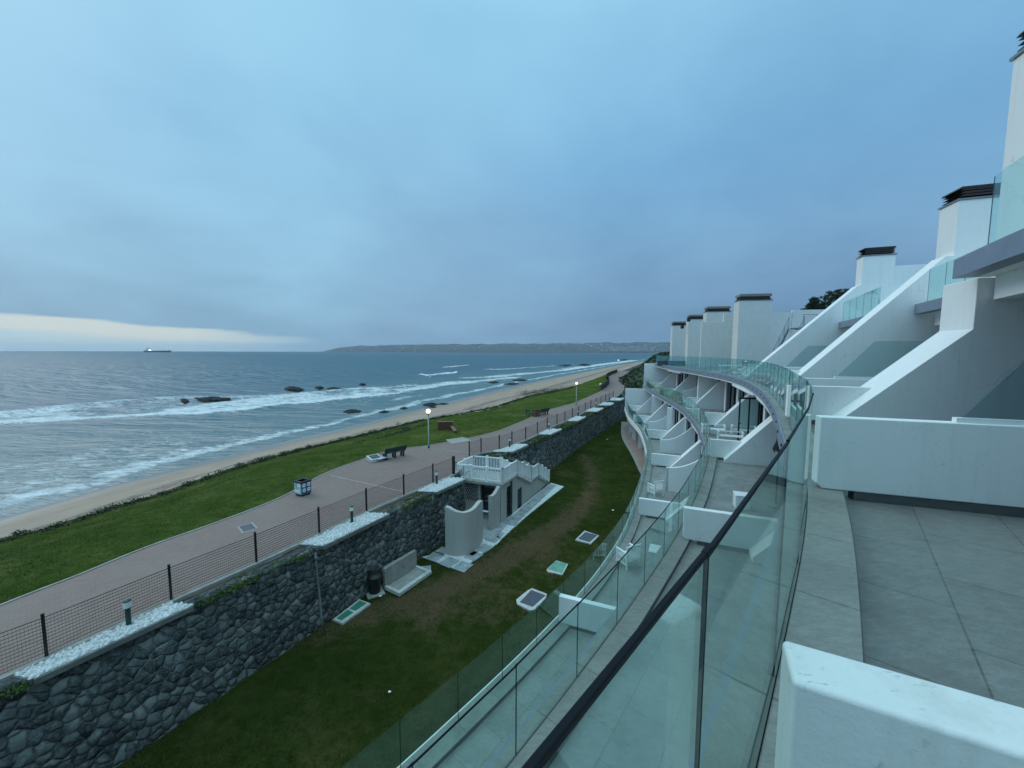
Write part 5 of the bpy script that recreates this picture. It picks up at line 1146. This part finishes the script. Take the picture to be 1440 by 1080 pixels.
# ground floor: patio, columns, back wall
GP2 = sub(GP, 21, 60)
slab('patio_floor', GP2, 0, 7, LAWN-.1, LAWN+.06, M['pink_patio'])
sweep('patio_edge', GP2, [(-.12, LAWN-.1), (-.12, LAWN+.07), (.10, LAWN+.07), (.10, LAWN-.1)], M['concrete'], BLD)
sweep('glazing', sub(T3, 18, 57), [(3.6, LAWN), (3.6, K3-.5), (3.7, K3-.5), (3.7, LAWN)], M['dark_glass'], BLD)
sweep('ground_wall', sub(T3, 5, 20), [(1.2, LAWN-.1), (1.2, K3-.5), (1.5, K3-.5), (1.5, LAWN-.1)], M['white'], BLD)
A = sub(T3, 21, 57); s = arclen(A); N_ = normals(A)
for k in range(9):
    q = 1.0+k*(s[-1]-1.5)/8; x, y = np.interp(q, s, A[:, 0]), np.interp(q, s, A[:, 1]); j = min(len(A)-2, int(np.searchsorted(s, q)))
    b = MB(); b.prism((x+N_[j, 0]*.25, y+N_[j, 1]*.25), D2, [(0, LAWN), (.5, LAWN), (.5, K3-.58), (0, K3-.58)], -.22, .22); b.build('column', M['white'], BLD, bevel=.015)
    if k < 7: b = MB(); b.prism((x+N_[j, 0]*.8, y+N_[j, 1]*.8), D2, [(0, LAWN), (2.6, LAWN), (2.6, LAWN+.9), (0, LAWN+.9)], -.1, .1); b.build('patio_wall', M['white'], BLD)
wall('stair_block', (16.75, 56.2), D2, [(-.1, K3-.1), (4.2, K3-.1), (4.2, K2-.43), (-.1, K2-.43)], .0, .3)
wall('stair_block', (15.0, 47.4), D2, [(2.2, K3-.1), (3.6, K3-.1), (3.6, K2-.43), (2.2, K2-.43)], .0, 1.2)
# awning cassettes under the fascias
def awning(C, K, y0, y1, off=.05):
    a = np.array([xat(C, y0), y0]); c = np.array([xat(C, y1), y1]); d = c-a; n_ = np.array([d[1], -d[0]])/np.linalg.norm(d); a = a+n_*off; c = c+n_*off
    b = MB(); b.bar((*a, K-.53), (*c, K-.53), .20, .15); b.bar((*(a-n_*.11), K-.57), (*(c-n_*.11), K-.57), .04, .10); o = b.build('awning', M['white_paint'], BLD, bevel=.02)
    b = MB(); e_ = d/np.linalg.norm(d)
    for q in (a, c): b.bar((*(q-e_*.02), K-.53), (*(q+e_*.02), K-.53), .24, .19)
    b.build('end_cap', M['pale_concrete'], o)
for y0, y1 in ((12.3, 15.0), (15.1, 17.9), (19.0, 25.2), (39.0, 44.5)): awning(T1, K1, y0, y1)
for y0, y1 in ((13.2, 15.4), (15.6, 18.0), (18.6, 20.9), (21.0, 24.6), (24.8, 28.8)): awning(T2, K2, y0, y1)

# ------------------------------------------------------------------ glass balustrades
def balustrade(C, K, step, label, joint=None, rail_y=None, hgt=1.145, rail_w=.0115, rail_mat='rail', off=0.0, seal_w=.013):
    S = arclen(C); 
    s0 = 0.0
    if joint is not None:
        sf = np.linspace(0, S[-1], 20000); s0 = float(sf[np.argmin(np.hypot(np.interp(sf, S, C[:, 0])-joint[0], np.interp(sf, S, C[:, 1])-joint[1]))]) % step
    q = np.arange(s0, S[-1], step); Xs = np.interp(q, S, C[:, 0]); Ys = np.interp(q, S, C[:, 1])
    t = thing('glass_balustrade', label, 'balustrade', (Xs[0], Ys[0], K), 0, 'glass balustrades along the terrace edges'); ox, oy = Xs[0], Ys[0]
    for k in range(len(q)-1):
        a = Vector((Xs[k]-ox, Ys[k]-oy, 0)); c = Vector((Xs[k+1]-ox, Ys[k+1]-oy, 0)); d = (c-a).normalized(); z = hgt/2-.01
        b = MB(); mid = (a+c)/2; b.box((mid.x, mid.y, z), ((c-a).length-.012, .009, hgt+.02), rz=math.atan2(d.y, d.x)); p = b.build('pane', M['glass'], t)
        b = MB(); b.box((c.x, c.y, z), (seal_w, .0075, hgt+.0), rz=math.atan2(d.y, d.x)); b.build('joint_seal', M['seal'], p)
    if rail_y is not None:
        b = MB()
        for k in range(len(q)-1):
            if Ys[k] > rail_y: break
            dz = -.006 if k % 2 else 0
            b.bar((Xs[k]-ox, Ys[k]-oy, hgt+rail_w*.4+dz), (Xs[k+1]-ox, Ys[k+1]-oy, hgt+rail_w*.4+dz), rail_w, rail_w*1.05)
            b.bar((Xs[k+1]-ox-.012, Ys[k+1]-oy-.014, hgt+rail_w*.4), (Xs[k+1]-ox+.012, Ys[k+1]-oy+.014, hgt+rail_w*.4), rail_w*1.14, rail_w*1.3)
        b.build('handrail', M[rail_mat], t, bevel=.003)
    return t
balustrade(T1, K1, 1.31, 'tall glass balustrade with black handrail right beneath the viewer, sweeping along our terrace', (.40, .735), 2.9)
balustrade(T2, K2, 1.45, 'glass balustrade on the middle terrace, one storey below the black handrail', (.98, 5.38), 60, rail_w=.016)
balustrade(T3, K3, 1.45, 'lowest glass balustrade overlooking the lawn', (-.21, 8.95))
balustrade(T0a, K0, 1.6, 'glass balustrade on the upper terrace at the right edge, above the near blue grey beam', None, None, 1.12)
balustrade(T0b, K0, 1.25, 'short glass balustrade on the upper terrace between the two nearer chimneys', None, None, 1.12)
balustrade(T0c, K0, 1.2, 'short glass balustrade on the upper terrace beside the third chimney from the right', None, None, 1.12)

# ------------------------------------------------------------------ steel stair to the roof
t = thing('steel_stair', 'steel stair with wire railing climbing the white wall behind the curved terrace', 'stair', (21.4, 31.2, K1-.1))
a = Vector((0, 0, 0)); c = Vector((3.7, 3.1, 3.75)); dxy = Vector((c.x, c.y, 0)).normalized(); sd_ = Vector((-dxy.y, dxy.x, 0))
b = MB(); nst = 19
for k in range(nst):
    p = a+(c-a)*(k+.5)/nst; b.box((p.x, p.y, p.z+.06), (.30, 1.1, .04), rz=math.atan2(dxy.y, dxy.x))
b.build('tread', M['pale_concrete'], t)
b = MB()
for s in (-.56, .56): b.bar(a+sd_*s, c+sd_*s, .06, .26)
b.build('stringer', M['cover_dark'], t)
b = MB(); b.box((c.x+1.5, c.y-.3, c.z), (3.4, 1.5, .14)); b.build('landing', M['cover_dark'], t)
b = MB()
def rl(p, q, n):
    for k in range(n+1):
        r = p+(q-p)*k/n; b.tube([r, r+Vector((0, 0, 1.1))], .025, 6)
    for z in (.2, .38, .56, .74, .92): b.tube([p+Vector((0, 0, z)), q+Vector((0, 0, z))], .010, 5)
    b.tube([p+Vector((0, 0, 1.1)), q+Vector((0, 0, 1.1))], .028, 6)
for s in (-.56, .56): rl(a+sd_*s, c+sd_*s, 4)
rl(c+Vector((-.2, -1.05, .05)), c+Vector((3.2, -1.05, .05)), 3); rl(c+Vector((3.2, -1.05, .05)), c+Vector((5.6, -1.3, .9)), 3)
b.build('railing', M['steel'], t)

# ------------------------------------------------------------------ terrace furniture
def armchair(w, label, loc_, rz, group, back=True):
    t = thing('slatted_armchair' if back else 'slatted_bench', label, 'armchair' if back else 'bench', loc_, rz, group); d = .62
    b = MB()
    for k in range(7): b.box((0, -.26+k*.087, .40), (w-.08, .06, .025))
    b.build('seat', M['white_paint'], t, bevel=.004)
    for sx in (-1, 1):
        b = MB(); x = sx*(w/2-.03); b.box((x, -.28, .32), (.05, .05, .64)); b.box((x, .28, .45 if back else .32), (.05, .05, .90 if back else .64)); b.box((x, 0, .645), (.07, d+.04, .03)); b.box((x, 0, .18), (.04, .52, .04))
        for k in range(5): b.box((x, -.2+k*.1, .40), (.022, .045, .46))
        b.build('side_frame', M['white_paint'], t, bevel=.004)
    if back:
        b = MB(); b.box((0, .29, .88), (w, .045, .07)); b.box((0, .29, .34), (w-.1, .04, .05)); n = int(w/.085)
        for k in range(n): b.box((-w/2+.07+k*(w-.14)/(n-1), .29, .61), (.05, .022, .50))
        b.build('backrest', M['white_paint'], t, bevel=.004)
    else:
        b = MB(); b.box((0, .29, .60), (w, .04, .05)); b.build('back_rail', M['white_paint'], t)
    return t
F2, F3 = K2-.1, K3-.1
armchair(.72, 'white slatted armchair on the lowest terrace, nearest of its kind, seen through glass', (4.55, 14.35, F3), math.radians(205), 'white slatted armchairs on the lowest terrace')
armchair(.66, 'white slatted armchair on the lowest terrace, farther one beside the lawn edge', (8.35, 21.75, F3), math.radians(200), 'white slatted armchairs on the lowest terrace')
for x, y, rz, lb in ((12.05, 22.7, -20, 'white slatted bench standing at the back left of the group by the dark folding door'), (13.6, 22.3, -24, 'white slatted bench against the wall, half hidden by the dark folding door'), (11.95, 20.75, -22, 'white slatted bench at the front of the group by the dark folding door')):
    armchair(1.25, lb, (x, y, F2), math.radians(rz), 'white slatted benches on the middle terrace', False)
t = thing('side_table', 'white folding table with crossed legs beside the nearer slatted armchair', 'table', (5.75, 14.15, F3), math.radians(-25))
b = MB()
for k in range(6): b.box((0, -.28+k*.112, .70), (.9, .095, .025))
b.build('table_top', M['white_paint'], t)
b = MB()
for s in (-.25, .25): b.bar((-.38, s, 0), (.38, s, .68), .04, .05); b.bar((.38, s+.045, 0), (-.38, s+.045, .68), .04, .05)
b.build('leg_frame', M['white_paint'], t)
t = thing('cube_stool', 'small white cube stool on the middle terrace just beyond the black handrail', 'stool', (7.35, 11.95, F2), -.35)
b = MB(); b.box((0, 0, .21), (.42, .42, .42)); b.build('body', M['white_paint'], t, bevel=.025); b = MB(); b.box((0, 0, .44), (.44, .44, .035)); b.build('lid', M['white_paint'], t, bevel=.01)
t = thing('folding_door', 'black framed glass folding door standing open on the middle terrace', 'door', (12.55, 21.1, F2), math.atan2(-.38, .925))
b = MB(); h = 2.5
for x in (.04, .5, .96): b.box((x, 0, h/2), (.075, .06, h))
for z in (.05, h-.05): b.box((.5, 0, z), (1.0, .058, .10))
b.build('frame', M['black'], t); b = MB(); b.box((.27, 0, h/2), (.38, .012, h-.2)); b.box((.73, 0, h/2), (.38, .012, h-.2)); b.build('pane', M['glass'], t); b = MB(); b.box((.10, -.05, 1.05), (.10, .05, .03)); b.build('handle', M['black'], t)
t = thing('closed_parasol', 'closed black parasol hanging slack under the curved terrace edge', 'parasol', (8.52, 12.05, F2), 0)
b = MB(); b.tube([(0, 0, .06), (0, 0, 2.95)], .022, 8); b.build('pole', M['black'], t)
b = MB(); n = 14; vs = []; fs = []
for i, (z, r) in enumerate(((2.93, .03), (2.7, .05), (2.4, .065), (2.15, .075), (2.0, .11), (1.86, .14))):
    for k in range(n):
        a_ = 2*math.pi*k/n; q = r*(1+(.35 if k % 2 else -.3)*(i/5)); vs.append((q*math.cos(a_), q*math.sin(a_), z-(.12 if (k % 3 == 0 and i == 5) else 0)))
for i in range(5):
    for k in range(n): fs.append((i*n+k, i*n+(k+1) % n, (i+1)*n+(k+1) % n, (i+1)*n+k))
b.poly(vs, fs); b.build('canopy', M['fabric'], t, smooth=True); b = MB(); b.lathe((0, 0, 0), [(.26, 0), (.26, .06), (.05, .08)], 16); b.build('base', M['concrete'], t)
t = thing('terrace_table', 'long white low table behind the glass on the far curved terrace', 'table', (17.6, 30.2, K1-.1), -.35)
b = MB(); b.box((0, 0, .62), (2.4, .9, .06)); b.build('table_top', M['white_paint'], t); b = MB(); [b.box((sx, sy, .3), (.08, .08, .6)) for sx in (-1.1, 1.1) for sy in (-.36, .36)]; b.build('leg_frame', M['white_paint'], t)
t = thing('planter_box', 'long dark planter box behind the glass at the far end of the curved terrace', 'planter', (19.6, 47.5, K1-.1), -.2)
b = MB(); b.box((0, 0, .3), (3.2, .7, .6)); b.build('box', M['cover_dark'], t, bevel=.02); b = MB(); b.box((0, 0, .58), (3.0, .5, .06)); b.build('earth', M['soil'], t)

# ------------------------------------------------------------------ trees behind the roof
def tree(name, x, y, base, blobs, label, trunk_top):
    t = thing(name, label, 'tree', (x, y, base)); b = MB()
    b.tube([(0, 0, 0), (.1, 0, (trunk_top-base)*.6), (-.1, .1, trunk_top-base)], [.28, .2, .1], 8)
    for (bx, by, bz, rx, rz) in blobs: b.tube([(0, 0, (trunk_top-base)*.62), ((bx-x)*.6, (by-y)*.6, (bz-base)*.9), (bx-x, by-y, bz-base)], [.14, .08, .03], 6)
    b.build('trunk', M['bark'], t); sp_ = []
    for (bx, by, bz, rx, rz) in blobs:
        for _ in range(26):
            d = rng.normal(size=3); d /= np.linalg.norm(d); r = rng.random()**.35; sp_.append((bx-x+d[0]*rx*r, by-y+d[1]*rx*r, bz-base+d[2]*rz*r, .42, .42, .26))
    leaves('crown', sp_, .13, M['tree_leaf'], t, n=44, flat=False); return t
tree('roof_edge_tree', 49.0, 60.0, 0.0, [(48.6, 60, 8.3, 1.9, 1.0), (50.3, 60, 8.9, 1.5, 1.1), (50.8, 60, 7.6, 1.6, .9), (47.3, 60, 7.0, 1.2, .7), (49.5, 60, 7.2, 2.0, .8)], 'dark leafy tree showing above the roof wall behind the stair, larger crown', 8.0)
tree('roof_edge_tree', 46.0, 60.0, 0.0, [(46.3, 60, 7.2, .75, .7), (45.6, 60, 6.3, .9, .6), (47.0, 60, 6.1, 1.0, .7), (46.4, 60, 8.0, .35, .4)], 'small dark tree crown at the left of the larger tree above the roof wall', 7.0)

# ------------------------------------------------------------------ sea air between here and the headland
hz = bpy.data.materials.new('sea_air'); hz.use_nodes = True; hn = hz.node_tree; hn.nodes.clear(); ho = hn.nodes.new('ShaderNodeOutputMaterial'); hv = hn.nodes.new('ShaderNodeVolumePrincipled')
hv.inputs['Color'].default_value = (.80, .90, 1.0, 1); hv.inputs['Density'].default_value = 5.0e-5; hv.inputs['Anisotropy'].default_value = .2
hn.links.new(hv.outputs[0], ho.inputs['Volume'])
b = MB(); b.box((0, 7500, 78), (34000, 18200, 188)); tag(b.build('haze', hz), kind='stuff')
